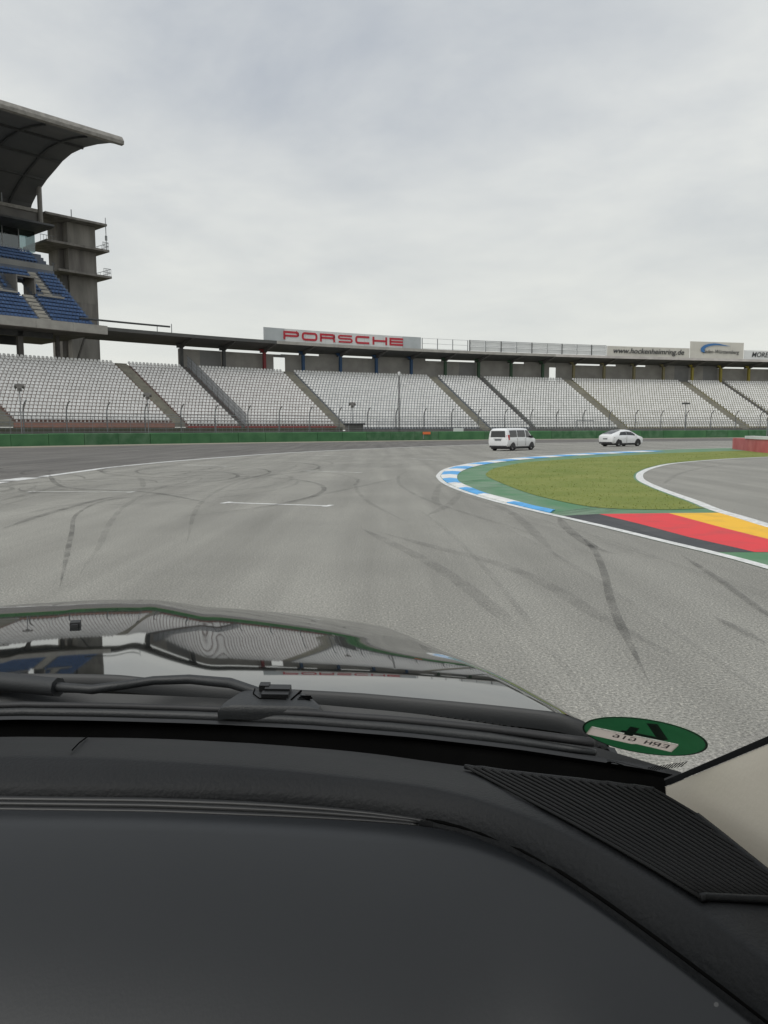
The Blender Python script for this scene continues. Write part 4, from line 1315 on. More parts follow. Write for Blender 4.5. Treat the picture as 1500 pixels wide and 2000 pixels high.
def ustair(x0, x1, i0, i1):
    pf = []
    for k in range(i0 * 2, i1 * 2):
        y = 2.2 + UD * k / 2
        z = UZ0 + URISE * k / 2 + .10
        pf += [(y, z), (y + UD / 2, z)]
    pf += [(2.2 + UD * i1, UZ0 + URISE * (i1 - 1)), (2.2 + UD * i0, UZ0 + URISE * i0 - .3)]
    xprism(pf, x0, x1, 'aisle_stair', mat('pale_stair', (0.52, 0.49, 0.43), 0.9, (0.42, 0.40, 0.36), 0.8))


ustair(-9.6, -7.9, 0, 7)
ustair(-5.6, -4.2, 7, 14)
ustair(-13.8, -12.4, 7, 14)
ustair(-19.5, -18, 0, 14)
# vomitory: hooded opening with daylight through it
xprism([(2.2 + UD * 7 - .6, UZ0 + URISE * 7 - .2), (2.2 + UD * 7 - .6, UZ0 + URISE * 7 + .1), (2.2 + UD * 8, UZ0 + URISE * 7 + .1), (2.2 + UD * 8, UZ0 + URISE * 7 - .2)], -19, -10.45, 'landing', M_CONC_L)
xprism([(2.2 + UD * 7 - .6, UZ0 + URISE * 7 - .2), (2.2 + UD * 7 - .6, UZ0 + URISE * 7 + .1), (2.2 + UD * 8, UZ0 + URISE * 7 + .1), (2.2 + UD * 8, UZ0 + URISE * 7 - .2)], -7.1, -2.6, 'landing', M_CONC_L)
vy, vz = 2.2 + UD * 7, UZ0 + URISE * 7 + .15
for x in (-10.4, -7.4):
    xprism([(vy, vz), (vy, vz + 2.5), (vy + 4.2, vz + 3.2), (vy + 4.2, vz)], x, x + .22, 'vomitory_wall', M_CONC)
xprism([(vy - .05, vz + 2.5), (vy - .05, vz + 2.75), (vy + 4.4, vz + 3.45), (vy + 4.4, vz + 3.2)], -10.4, -7.18, 'vomitory_hood', M_CONC)
ub = []
sv2, sf2 = seat_geo(0.52, 0.44)
for i in range(UR):
    if i in BAND or i == 14:
        continue
    xs = np.arange(-40, -0.6, 0.62)
    for x in xs:
        blocked = False
        for (x0, x1, i0, i1) in ((-9.6, -7.9, 0, 7), (-5.6, -4.2, 7, 14), (-13.8, -12.4, 7, 14), (-19.5, -18, 0, 14), (-10.7, -6.9, 7, 12)):
            if x0 - .3 < x < x1 + .3 and i0 <= i < i1:
                blocked = True
        if i == 7 and -19 < x < -2.4:
            blocked = True
        if i > 16 and x > -2.0:
            blocked = True
        if not blocked:
            ub.append((x, 2.2 + UD * i + .6, UZ0 + URISE * i, i))
ub.sort(key=lambda t: (UA[0] + math.cos(UANG) * t[0] - math.sin(UANG) * t[1]) ** 2 * 0 + abs(t[0]) * 1.0 + t[3] * .12)
useat = bpy.data.meshes.new('seat')
useat.from_pydata(sv2, [], sf2)
useat.materials.append(M_SEATB)
for x, y, z, i in ub[:300]:
    o = bpy.data.objects.new('seat', useat)
    COL.objects.link(o)
    o.parent = up
    o.location = (x, y, z)
mb = MB()
for x, y, z, i in ub[300:]:
    mb.add([(a + x, b + y, c + z) for a, b, c in sv2], sf2)
o = mb.build('seat_rows', M_SEATB, up)
o['kind'] = 'stuff'
# glazed boxes behind the top row, their canopy and the floor above
xprism([(23.2, 33.8), (23.2, 38.2), (27, 38.2), (27, 33.8)], XL, -3.2, 'box_room', mat('box_interior', (0.05, 0.06, 0.062), 0.8, (0.07, 0.08, 0.08), 0.4))
for i in range(14):
    x1 = -0.9 - i * 2.9
    xprism([(22.3, 34.6), (22.3, 38.2), (22.36, 38.2), (22.36, 34.6)], x1 - 2.75, x1, 'box_pane', M_BOXGLASS)
    MB().box(x1 - 2.9, x1 - 2.75, 22.25, 22.45, 34.5, 38.3).build('mullion', M_STEEL, up)
xprism([(22.3, 34.6), (22.3, 38.2), (26, 38.2), (26, 34.6)], -0.86, -0.80, 'box_pane', M_BOXGLASS)
xprism([(16.6, 38.35), (16.9, 38.75), (27, 39.1), (27, 38.3), (18, 38.2)], XL, 0.3, 'canopy', M_DARKSTEEL)
xprism([(20.9, 39.7), (20.9, 41.5), (21.3, 41.6), (28, 41.6), (28, 39.7)], XL, -0.6, 'gallery', M_CONC_D)
xprism([(20.6, 41.3), (20.6, 41.9), (21.0, 42.0), (21.0, 41.3)], XL, -0.55, 'gallery_rail', M_SHELLTOP)
for x in (-7, -14, -21, -28):
    MB().box(x, x + .15, 20.9, 21.0, 42.0, 43.6).build('post', M_STEEL, up)
xprism([(26.5, 41.6), (26.5, 45.5), (27.2, 45.5), (27.2, 41.6)], XL, -4.5, 'rear_wall', M_CONC_D)
# curved roof shell with ribs
SH = [(-7.5, 46.55), (-4, 47.7), (0, 48.45), (4, 48.95), (8.7, 49.0), (12, 48.5), (15, 47.6), (18, 46.75), (20.5, 45.75), (22.7, 44.75), (24.4, 43.7), (25.6, 42.4)]
TOP = [(y, z + .55 + .25 * math.sin(math.pi * min(1, (y + 7.5) / 30))) for y, z in SH]
TOP[0] = (-7.9, 47.1)
xprism(SH + TOP[::-1], XL, 0.0, 'roof_shell', M_SHELL)
xs_ = 0.02
for i in range(9):
    xprism([(-8.1, 46.5), (-8.15, 47.0), (-7.6, 47.75), (-3.5, 48.85), (-3.2, 48.5), (-7.3, 47.15), (-7.4, 46.45)], -6.6 * (i + 1) + .04, -6.6 * i + .03, 'roof_edge', M_SHELLTOP)
for i in range(8):
    x = -4.2 - i * 6.6
    ribp = [(y, z - .3) for y, z in SH[1:]] + [(y, z + .02) for y, z in SH[1:]][::-1]
    xprism(ribp, x, x + .35, 'roof_rib', M_DARKSTEEL)
for y, z in (SH[3], SH[5], SH[7]):
    xprism([(y, z - .35), (y, z + .02), (y + .3, z - .02), (y + .3, z - .38)], XL, -0.3, 'purlin', M_DARKSTEEL)
MB().tube([(-.35, 20.6, 38.9), (-.35, 20.6, 46.1)], 0.45, 8).build('strut', M_CONC, up)
for x in (-12.5, -25):
    MB().tube([(x, 20.6, 38.9), (x, 20.6, 46.1)], 0.45, 8).build('strut', M_CONC, up)
# what carries the deck: columns, beams and railings between the two tiers
for x, y in ((-11.4, 6.5), (-18.8, 6.5), (-26, 6.5), (-33, 6.5)):
    MB().box(x - .42, x + .42, y - .4, y + .4, 12.5, 18.1).build('column', M_CONC_D, up)
xprism([(6.1, 17.2), (6.1, 18.1), (6.9, 18.1), (6.9, 17.2)], XL, -6.0, 'beam', M_DARKSTEEL)
xprism([(14, 16.6), (14, 18.1), (14.8, 18.1), (14.8, 16.6)], XL, -8.5, 'beam', M_DARKSTEEL)
MB().tube([(-1.0, 9.2, 12.6), (0.9, 8.8, 18.1)], 0.22, 6).build('brace', M_CONC_D, up)
MB().box(-4.3, -3.7, 8.6, 9.2, 12.6, 18.1).build('column', M_CONC_D, up)
xprism([(7.6, 13.6), (7.6, 14.75), (7.8, 14.75), (7.8, 13.6)], XL, -14.5, 'screen_wall', M_CONC_D)
for z in (16.2, 15.6):
    MB().tube([(XL, 7.8, z), (-18.5, 7.8, z)], 0.06, 5).build('rail', M_DARKSTEEL, up)

# ================================================================== concrete stair tower beside it
tw = thing('stair_tower', 'raw concrete stair tower with cantilevered landings beside the blue seats', 'tower', (UA[0], UA[1], 0), UANG)
M_TC = mat('tower_concrete', (0.26, 0.245, 0.225), 0.92, (0.15, 0.14, 0.13), 0.9, bump=0.2, bscale=3, stretch=(1, 1, .14))
M_TC2 = mat('tower_concrete_pour', (0.285, 0.27, 0.245), 0.92, (0.18, 0.17, 0.155), 0.7, bump=0.2, bscale=3, stretch=(1, 1, .2))
lv = [0.0, 10.2, 15.3, 20.4, 26.8, 31.8, 36.8, 41.7]
for i in range(len(lv) - 1):
    MB().box(6.3, 12.0, 24, 30, lv[i] + .01, lv[i + 1]).build('wall', M_TC if i % 2 else M_TC2, tw)
    MB().box(5.3, 6.28, 26, 30, lv[i] + .01, lv[i + 1]).build('wall', M_TC, tw)
for z, x1, x0 in ((41.7, 13.2, 1.0), (36.8, 13.5, 1.0), (31.8, 13.8, 3.0)):
    MB().box(x0, x1, 21.5, 31.5, z + .012, z + .42).build('landing', M_TC, tw)
    if z < 40:
        xa, xb = 12.2, x1 - .08
        for k in range(6):
            xx = xa + (xb - xa) * k / 5
            MB().tube([(xx, 21.65, z + .43), (xx, 21.65, z + 1.8)], 0.035, 4).build('baluster', M_STEEL, tw)
        for k in range(8):
            yy = 21.65 + 9.6 * k / 7
            MB().tube([(xb, yy, z + .43), (xb, yy, z + 1.8)], 0.035, 4).build('baluster', M_STEEL, tw)
        for zz in (1.1, 1.8):
            MB().tube([(xa, 21.65, z + zz), (xb, 21.65, z + zz), (xb, 31.2, z + zz)], 0.05, 4).build('handrail', M_STEEL, tw)
        for k in range(5):
            xx = x0 + .3 + (3.6 - x0 - .3) * k / 4
            MB().tube([(xx, 24.5, z + .43), (xx, 24.5, z + 1.8)], 0.035, 4).build('baluster', M_STEEL, tw)
        MB().tube([(x0 + .2, 24.5, z + 1.8), (4.0, 24.5, z + 1.8)], 0.05, 4).build('handrail', M_STEEL, tw)
MB().tube([(13.0, 21.7, 37.2), (13.0, 21.7, 43.3)], 0.08, 5).build('downpipe', M_STEEL, tw)
MB().box(12.85, 13.2, 21.6, 21.85, 39.0, 39.9).build('floodlight', M_STEEL, tw)
MB().tube([(6.5, 22.5, 42.1), (6.5, 22.5, 43.7)], 0.10, 5).build('vent_pipe', M_STEEL, tw)
MB().box(5.25, 6.27, 24.6, 25.98, 20, 31.8).build('wall', M_CONC_D, tw)

# ================================================================== the two cars ahead
def lerp(a, b, t):
    return a + (b - a) * t


class Body:
    """body lofted through stations: (y, bottom, belt, roof, half width low, half width belt, half width roof)"""

    def __init__(self, stn):
        self.s = np.array(stn, float)

    def at(self, y):
        return [float(np.interp(y, self.s[:, 0], self.s[:, k])) for k in range(1, 7)]

    def ring(self, y):
        zb, zs, zr, wb, ws, wr = self.at(y)
        h = zs - zb
        half = [(0, zb), (wb * .86, zb), (wb, zb + .08), (ws, zb + h * .42), (ws * 1.005, zb + h * .8), (ws * .985, zs)]
        if zr - zs > .05:
            g_ = zr - zs
            half += [(lerp(ws, wr, .45), zs + g_ * .5), (wr, zs + g_ * .86), (wr * .86, zr - g_ * .02), (wr * .4, zr), (0, zr + .01)]
        else:
            half += [(ws * .93, zs + (zr - zs) * .5 + .012), (ws * .82, zr + .02), (ws * .6, zr + .03), (ws * .3, zr + .036), (0, zr + .04)]
        return half

    def mesh(self, name, m, parent, n=40):
        ys = np.linspace(self.s[0, 0], self.s[-1, 0], n)
        ys = sorted(set(list(ys) + list(self.s[:, 0])))
        v, f = [], []
        k = None
        for y in ys:
            hf = self.ring(y)
            ring = [(x, y, z) for x, z in hf] + [(-x, y, z) for x, z in hf[-2:0:-1]]
            k = len(ring)
            v += ring
        for i in range(len(ys) - 1):
            for j in range(k):
                j2 = (j + 1) % k
                f.append((i * k + j, i * k + j2, (i + 1) * k + j2, (i + 1) * k + j))
        f.append(tuple(range(k))); f.append(tuple((len(ys) - 1) * k + j for j in range(k)))
        o = mesh_ob(name, v, f, m, parent, True)
        fix_normals(o)
        o.data.polygons.foreach_set('use_smooth', [True] * len(o.data.polygons))
        o.data.set_sharp_from_angle(angle=R(42))
        return o

    def side(self, y, t, off=0.012):
        """point on the cabin side: t = 0 belt, 1 roof rail"""
        zb, zs, zr, wb, ws, wr = self.at(y)
        g_ = zr - zs
        if t < .52:
            x = lerp(ws * .985, lerp(ws, wr, .45), t / .5)
        else:
            x = lerp(lerp(ws, wr, .45), wr, (t - .5) / .36)
        return (x + off, y, zs + g_ * t)

    def pane(self, name, parent, y0, y1, lo, hi, sgn, m, n=8, y2=None, y3=None):
        """window between y0..y1 at the bottom and y2..y3 at the top"""
        y2 = y0 if y2 is None else y2
        y3 = y1 if y3 is None else y3
        v, f = [], []
        R_ = 4
        for i in range(n + 1):
            for r_ in range(R_ + 1):
                t = lerp(lo, hi, r_ / R_)
                y = lerp(lerp(y0, y1, i / n), lerp(y2, y3, i / n), r_ / R_)
                x, yy, z = self.side(y, t)
                v.append((x * sgn, yy, z))
        for i in range(n):
            for r_ in range(R_):
                a = i * (R_ + 1) + r_
                f.append((a, a + R_ + 1, a + R_ + 2, a + 1))
        return fix_normals(mesh_ob(name, v, f, m, parent, True))


def wheel(parent, x, y, r, w, spokes=7):
    """tyre with rounded shoulders, rim with spokes"""
    sg = 1 if x > 0 else -1
    prof = [(-.5 * w, r * .66), (-.5 * w, r * .93), (-.36 * w, r), (.36 * w, r), (.5 * w, r * .93), (.5 * w, r * .66), (.3 * w, r * .62), (-.3 * w, r * .62)]
    n = 24
    v, f = [], []
    for i in range(n):
        a = 2 * math.pi * i / n
        v += [(x + px, y + pr * math.cos(a), r + pr * math.sin(a)) for px, pr in prof]
    k = len(prof)
    for i in range(n):
        for j in range(k):
            f.append((i * k + j, i * k + (j + 1) % k, ((i + 1) % n) * k + (j + 1) % k, ((i + 1) % n) * k + j))
    hub = bpy.data.objects.new('wheel', None)
    COL.objects.link(hub)
    hub.parent = parent
    fix_normals(mesh_ob('tyre', v, f, M_TYRE, hub, True, 50))
    mb = MB()
    xo = x + sg * w * .30
    for i in range(spokes):
        a = 2 * math.pi * i / spokes
        c, s_ = math.cos(a), math.sin(a)
        px = [(-.05, .05), (.05, .05), (.035, r * .62), (-.035, r * .62)]
        q = [(xo, y + u * c - h * s_ * -1 * 0 + (h * c * 0) + (-s_ * h) * 0 + (u * c - 0), 0) for u, h in px]
        pts = []
        for u, h in px:
            pts.append((xo, y + h * c - u * s_, r + h * s_ + u * c))
        pts2 = [(p[0] - sg * .03, p[1], p[2]) for p in pts]
        mb.add(pts + pts2, [(0, 1, 2, 3), (7, 6, 5, 4), (0, 4, 5, 1), (1, 5, 6, 2), (2, 6, 7, 3), (3, 7, 4, 0)])
    mb.tube([(xo - sg * .04, y, r), (xo + sg * .012, y, r)], r * .16, 10)
    # rim ring
    ring = []
    for i in range(n):
        a = 2 * math.pi * i / n
        ring += [(xo, y + r * .6 * math.cos(a), r + r * .6 * math.sin(a)), (xo, y + r * .665 * math.cos(a), r + r * .665 * math.sin(a))]
    mb.add(ring, [(2 * i, 2 * i + 1, (2 * i + 3) % (2 * n), (2 * i + 2) % (2 * n)) for i in range(n)])
    fix_normals(mb.build('rim', M_RIM, hub))
    d = MB()
    d.tube([(x + sg * w * .1, y, r), (x + sg * w * .12, y, r)], r * .6, 16)
    d.build('brake_disc', M_BPLAST, hub)
    return hub


def arch(parent, x, y, r, w=.05):
    sg = 1 if x > 0 else -1
    mb = MB()
    n = 18
    v = [(x, y, r * .95)]
    for i in range(n + 1):
        a = math.pi * (-.12 + 1.24 * i / n)
        v.append((x, y + r * 1.16 * math.cos(a), r * .95 + r * 1.16 * math.sin(a)))
    m = len(v)
    v += [(p[0] - sg * .25, p[1], p[2]) for p in v]
    f = [(0, i, i + 1) for i in range(1, m - 1)] + [(i, i + 1, m + i + 1, m + i) for i in range(1, m - 1)]
    mb.add(v, f)
    return fix_normals(mb.build('wheel_arch', M_BPLAST, parent))


# ---------------------------------------------------------------- passenger van
van = thing('passenger_van', 'white passenger van driving away ahead near the kerb', 'van', (11.3, 67.3, 0), R(-39))
VB = Body([(-2.60, .42, 1.02, 1.10, .78, .86, .80), (-2.56, .36, 1.05, 1.74, .84, .93, .78), (-2.35, .32, 1.06, 1.90, .88, .96, .79), (-1.2, .28, 1.07, 1.93, .90, .965, .80),
           (.4, .28, 1.07, 1.93, .90, .965, .80), (1.05, .28, 1.06, 1.88, .90, .965, .77), (1.45, .28, 1.05, 1.66, .90, .96, .72), (1.85, .28, 1.03, 1.33, .90, .95, .70), (2.05, .28, 1.02, 1.14, .89, .94, .72),
           (2.30, .28, .99, 1.02, .86, .91, .75), (2.52, .30, .90, .93, .78, .82, .7), (2.62, .36, .76, .78, .62, .66, .6)])
VB.mesh('body', M_CARW, van)
for sg in (-1, 1):
    VB.pane('window', van, -2.20, -1.02, .10, .78, sg, M_CARGLASS)
    VB.pane('window', van, -.92, .42, .10, .78, sg, M_CARGLASS)
    VB.pane('window', van, .56, 1.62, .06, .80, sg, M_CARGLASS, 8, .56, 1.12)
    # door seam, sill and handle
    MB().box(sg * .962 - .008, sg * .962 + .012, -.99, -.975, .42, 1.05).build('door_seam', M_BPLAST, van)
    MB().box(sg * .966 - .008, sg * .966 + .012, .48, .495, .42, 1.05).build('door_seam', M_BPLAST, van)
    MB().box(sg * .97 - .012, sg * .97 + .022, .22, .40, .93, .97).build('door_handle', M_CARW, van)
    MB().box(sg * .90 - .03, sg * .90 + .03, -2.3, 2.2, .26, .34).build('sill', M_BPLAST, van)
    mr = MB().box(sg * 1.02 - .10, sg * 1.02 + .10, 1.38, 1.50, 1.06, 1.28)
    mr.build('mirror', M_BPLAST, van)
    # tail lamp wraps the corner
    MB().add([(sg * .945, -2.40, .92), (sg * .955, -2.22, .95), (sg * .93, -2.26, 1.34), (sg * .90, -2.42, 1.36), (sg * .80, -2.615, .94), (sg * .79, -2.60, 1.34)],
             [(0, 1, 2, 3), (4, 0, 3, 5)]).build('tail_lamp', M_TAIL, van)
    MB().add([(sg * .972, -2.40, .90), (sg * .976, -2.26, .93), (sg * .955, -2.30, 1.30), (sg * .945, -2.42, 1.32), (sg * .84, -2.60, .92), (sg * .82, -2.595, 1.32)],
             [(0, 1, 2, 3), (4, 0, 3, 5)]).build('tail_lamp', M_TAIL, van)
# tailgate glass, plate, bumper
MB().add([(-.72, -2.612, 1.15), (.72, -2.612, 1.15), (.66, -2.585, 1.68), (-.66, -2.585, 1.68)], [(0, 1, 2, 3)]).build('rear_window', M_CARGLASS, van)
MB().box(-.30, .30, -2.625, -2.59, .86, .99).build('number_plate', mat('plate', (0.16, 0.17, 0.18), 0.6), van)
MB().box(-.42, .42, -2.622, -2.588, 1.0, 1.03).build('tailgate_trim', M_BPLAST, van)
MB().box(-.80, .80, -2.63, -2.40, .30, .44).build('rear_bumper', M_BPLAST, van)
MB().add([(-.60, 1.50, 1.60), (.60, 1.50, 1.60), (.66, 2.06, 1.16), (-.66, 2.06, 1.16)], [(0, 1, 2, 3)]).build('windscreen', M_CARGLASS, van)
for x in (-.82, .82):
    for y in (-1.68, 1.60):
        arch(van, x * 1.183, y, .345)
        wheel(van, x * 1.03, y, .335, .22)

MB().box(-.84, .84, -2.3, 2.2, .15, .30).build('shade_box', M_BPLAST, van)  # added dark box that blocks light below the van to deepen its shadow
# ---------------------------------------------------------------- suv with sloping roof
suv = thing('sloping_roof_suv', 'white sloping-roof car with dark glass tailgate farther along the curve', 'car', (25.2, 81.8, 0), R(-57))
SB = Body([(-2.50, .46, .98, 1.02, .74, .80, .7), (-2.42, .36, 1.06, 1.22, .84, .93, .74), (-2.1, .30, 1.08, 1.36, .92, .98, .74), (-1.5, .28, 1.07, 1.53, .95, 1.0, .70), (-.9, .28, 1.06, 1.69, .95, 1.0, .70),
           (-.2, .28, 1.04, 1.76, .95, .99, .70), (.5, .28, 1.03, 1.69, .95, .985, .69), (1.0, .28, 1.02, 1.52, .95, .98, .68), (1.5, .28, 1.01, 1.29, .95, .98, .70), (1.9, .28, 1.0, 1.09, .95, .97, .72),
           (2.2, .28, .95, .98, .92, .93, .72), (2.42, .32, .84, .87, .84, .84, .68), (2.52, .40, .66, .68, .66, .66, .55)])
SB.mesh('body', M_CARW, suv)
for sg in (-1, 1):
    SB.pane('window', suv, -1.50, -.30, .20, .74, sg, M_CARGLASS, 8, -1.15, -.30)
    SB.pane('window', suv, -.27, 1.42, .20, .74, sg, M_CARGLASS, 8, -.27, .80)
    MB().box(sg * 1.0 - .008, sg * 1.0 + .008, -.33, -.315, .4, 1.05).build('door_seam', M_BPLAST, suv)
    MB().box(sg * 1.0 - .02, sg * 1.0 + .02, -.62, -.42, .86, .89).build('door_handle', M_RIM, suv)
    MB().box(sg * .94 - .03, sg * .94 + .04, -2.0, 1.9, .26, .33).build('sill', M_BPLAST, suv)
    MB().box(sg * 1.05 - .10, sg * 1.05 + .10, .98, 1.12, 1.04, 1.20).build('mirror', M_CARW, suv)
    MB().add([(sg * .98, -2.20, .90), (sg * .985, -1.98, .94), (sg * .975, -2.02, 1.03), (sg * .95, -2.22, 1.02), (sg * .70, -2.46, .92), (sg * .70, -2.44, 1.02)],
             [(0, 1, 2, 3), (4, 0, 3, 5)]).build('tail_lamp', mat('dark_red_lamp', (0.16, 0.02, 0.02), 0.2), suv)
MB().add([(-.62, -2.22, 1.33), (.62, -2.22, 1.33), (.585, -1.5, 1.56), (-.585, -1.5, 1.56), (.56, -.90, 1.715), (-.56, -.90, 1.715)],
         [(0, 1, 2, 3), (3, 2, 4, 5)]).build('rear_window', M_CARGLASS, suv)
MB().box(-.62, .62, -2.40, -2.20, 1.22, 1.27).build('spoiler', M_CARW, suv)
MB().add([(-.58, .55, 1.70), (.58, .55, 1.70), (.66, 1.80, 1.16), (-.66, 1.80, 1.16)], [(0, 1, 2, 3)]).build('windscreen', M_CARGLASS, suv)
MB().box(-.28, .28, -2.53, -2.46, .76, .88).build('number_plate', mat('plate', (0.2, 0.2, 0.2), 0.6), suv)
MB().box(-.80, .80, -2.50, -2.30, .30, .48).build('rear_bumper', M_BPLAST, suv)
for x in (-.84, .84):
    for y in (-1.50, 1.47):
        arch(suv, x * 1.192, y, .38)
        wheel(suv, x * 1.06, y, .37, .26, 9)
MB().box(-.86, .86, -2.1, 2.0, .15, .30).build('shade_box', M_BPLAST, suv)  # added dark box blocking light beneath the car for a contact shadow

# ================================================================== the truck the picture is taken from
PSI = R(14)
truck = thing('pickup_truck', 'black pickup seen from inside over its dashboard and glossy bonnet', 'truck',
              (-0.28 * math.cos(PSI), -0.28 * math.sin(PSI), 0), PSI)
# own frame: x right from the centre line, y forward, z up (heights below are relative to the camera height)


def T(pts):
    return [(p[0], p[1], p[2] + CAM_H) for p in pts]


def mirror_curve(c):
    c = [tuple(p) for p in c]
    left = [(-p[0], p[1], p[2]) for p in c[1:]][::-1]
    return left + [(0.0, c[0][1], c[0][2])] + c[1:]


def shift(c, dx=0, dy=0, dz=0):
    return [(p[0] + (dx if p[0] >= 0 else -dx), p[1] + dy, p[2] + dz) for p in c]


def resample(c, n):
    P = np.array(c)
    L_ = np.r_[0, np.cumsum(np.linalg.norm(np.diff(P, axis=0), axis=1))]
    t = np.linspace(0, L_[-1], n)
    return [tuple(float(np.interp(x, L_, P[:, j])) for j in range(3)) for x in t]


def loft(name, curves, m, parent, smooth=True, n=61, auto=None, thick=None):
    cs = [resample(c, n) for c in curves]
    v = [p for c in cs for p in T(c)]
    f = []
    for r_ in range(len(cs) - 1):
        for i in range(n - 1):
            f.append((r_ * n + i, r_ * n + i + 1, (r_ + 1) * n + i + 1, (r_ + 1) * n + i))
    o = mesh_ob(name, v, f, m, parent, smooth, auto)
    bm = bmesh.new(); bm.from_mesh(o.data)
    if sum(fc.normal.z for fc in bm.faces) < 0:
        bmesh.ops.reverse_faces(bm, faces=bm.faces)
    bm.to_mesh(o.data); bm.free()
    return o


GLASS_BASE = [p for p in GLASS_BASE if p[0] < 0.650] + [(0.6509, 0.5338, -0.283)]
hood_r, cowl_c, glass_b = mirror_curve(HOOD_REAR), mirror_curve(COWL_MID), mirror_curve(GLASS_BASE)
d_far, d_ridge, d_groove, p_top = mirror_curve(DASH_FAR), mirror_curve(DASH_RIDGE), mirror_curve(DASH_GROOVE), mirror_curve(PANEL_TOP)

# ---- bonnet: crowned sheet with a raised centre, rolled front and side edges
HR = np.array(HOOD_REAR)


def sst(a, b, x):
    t = max(0.0, min(1.0, (x - a) / (b - a)))
    return t * t * (3 - 2 * t)


_hd = np.linspace(0, .8, 801)           # cross profile: nearly flat centre, straight flank, nearly flat wing
_hs = [-.012 - .115 * (sst(.150, .190, x) - sst(.285, .330, x)) - .05 * sst(.50, .72, x) for x in _hd]
_hz = np.r_[0, np.cumsum(np.array(_hs[:-1]) * .001)]


def hood_z(dl, b):
    d = dl if dl >= 0 else max(0.0, -dl - .22)      # the raised centre is wide
    z = -0.338 - 0.055 * (b - 1.1) - 0.042 * (b - 1.1) ** 2
    k = sst(1.0, 1.45, b) * .35 + .65
    z += k * float(np.interp(d, _hd, _hz))
    z -= 0.050 * (d / .7) ** 2 * (b - 0.86)
    z -= 0.010 * sst(.60, 1.0, 2.0 - b) * 0
    return z


dls = list(np.linspace(0, .70, 141))
edge_roll = [(0.0148, .002), (.0285, .0076), (.040, .0165), (.0495, .0285), (.0545, .042), (.056, .056), (.058, .16), (.062, .30)]
cols = [(d, 0.0) for d in dls] + [(.70 + a, b) for a, b in edge_roll]
front_roll = [(.02, .0035), (.038, .014), (.05, .03), (.057, .05), (.062, .08), (.066, .30)]
nb = 70
full = []
for sg, part_ in ((-1, cols[:0:-1]), (1, cols)):
    for dl, drop in part_:
        bf = 2.06 - .61 * min(dl, .74) ** 2
        br = float(np.interp(dl, HR[:, 0], HR[:, 1]))
        col_ = []
        for i in range(nb):
            b = lerp(br, bf, (i / (nb - 1)) ** 0.9)
            col_.append((sg * dl, b, hood_z(sg * min(dl, .70), b) - drop))
        zf = col_[-1][2]
        for a, c in front_roll:
            col_.append((sg * dl, bf + a, zf - c))
        full.append(col_)
nr = len(full[0])
v = [p for c in full for p in T(c)]
f = [(i * nr + j, (i + 1) * nr + j, (i + 1) * nr + j + 1, i * nr + j + 1) for i in range(len(full) - 1) for j in range(nr - 1)]
hood = mesh_ob('bonnet', v, f, M_HOOD, truck, True)
# rear lip of the bonnet
lip_top = [c[0] for c in full]
loft('bonnet_lip', [lip_top, shift(lip_top, 0, -.006, -.004), shift(lip_top, 0, -.007, -.022)], M_COWL, hood, True, 81)
nz = MB()
nz.box(.044, .062, 1.540, 1.562, 0, .011)
nz.box(.047, .059, 1.533, 1.541, .002, .008)
zz = hood_z(.05, 1.55) + CAM_H - .002
nz.v = [(p[0], p[1], p[2] + zz) for p in nz.v]
nz.build('washer_nozzle', M_BPLAST, hood)
# front face under the bonnet
MB().box(-.70, .70, 1.70, 1.74, .55, 1.22).build('grille', M_BPLAST, truck)
for sg in (-1, 1):
    MB().box(sg * .775 - .05 * (sg < 0) - 0.0, sg * .775 + .05 * (sg > 0) + .0, -1.2, 1.55, .45, 1.12).build('fender', M_HOOD, truck)

# ---- cowl below the windscreen
cow = loft('cowl_panel', [shift(hood_r, 0, -.002, -.030), shift(hood_r, -.004, -.022, -.034), shift(cowl_c, 0, .012, -.012), cowl_c, shift(cowl_c, 0, -.012, -.012), shift(glass_b, 0, .035, -.018), shift(glass_b, 0, .004, -.022)], M_COWL, truck, True, 81, 30)
# louvre slots pressed in the right part of the cowl
cr = np.array(resample(COWL_MID, 200)); hr = np.array(resample(HOOD_REAR, 200))
for k in range(26):
    i = 136 + int(k * 1.9)
    a, b = cr[min(i, 199)], hr[min(i + 2, 199)]
    p0 = a * .92 + b * .08 + np.array([0, 0, -.004]); p1 = a * .62 + b * .38 + np.array([.006, 0, -.016])
    MB().tube(T([p0, (p0 + p1) / 2 + np.array([0, 0, .002]), p1]), 0.0035, 5).build('louvre', M_GRILLE, cow)
loft('glass_seal', [shift(glass_b, 0, .010, .001), shift(glass_b, 0, .002, .004), shift(glass_b, 0, -.006, .001)], M_TRIM, truck, True, 81)

# ---- windscreen: curved base, swept back 36 degrees
RAKE = (-.85, .62)
gl_top = [(p[0] * (1 - .03), p[1] + RAKE[0], p[2] + RAKE[1]) for p in glass_b]
gl_mid = [(p[0] * (1 - .015) , p[1] + RAKE[0] * .5 + .006, p[2] + RAKE[1] * .5 + .006) for p in glass_b]
ws_ = loft('windscreen', [shift(glass_b, 0, .0, -.002), gl_mid, gl_top], M_WINDSHIELD, truck, True, 61)


def on_glass(c, dy, off=0.003):
    """points along the glass dy metres up its slope, a little inside"""
    L_ = math.hypot(*RAKE)
    return [(p[0], p[1] + RAKE[0] / L_ * dy - off * .6, p[2] + RAKE[1] / L_ * dy - off * .8) for p in c]


# black ceramic border at the foot of the glass, dotted along its edge
loft('frit_band', [on_glass(glass_b, -.004), on_glass(glass_b, .012)], M_FRIT, ws_, True, 81)
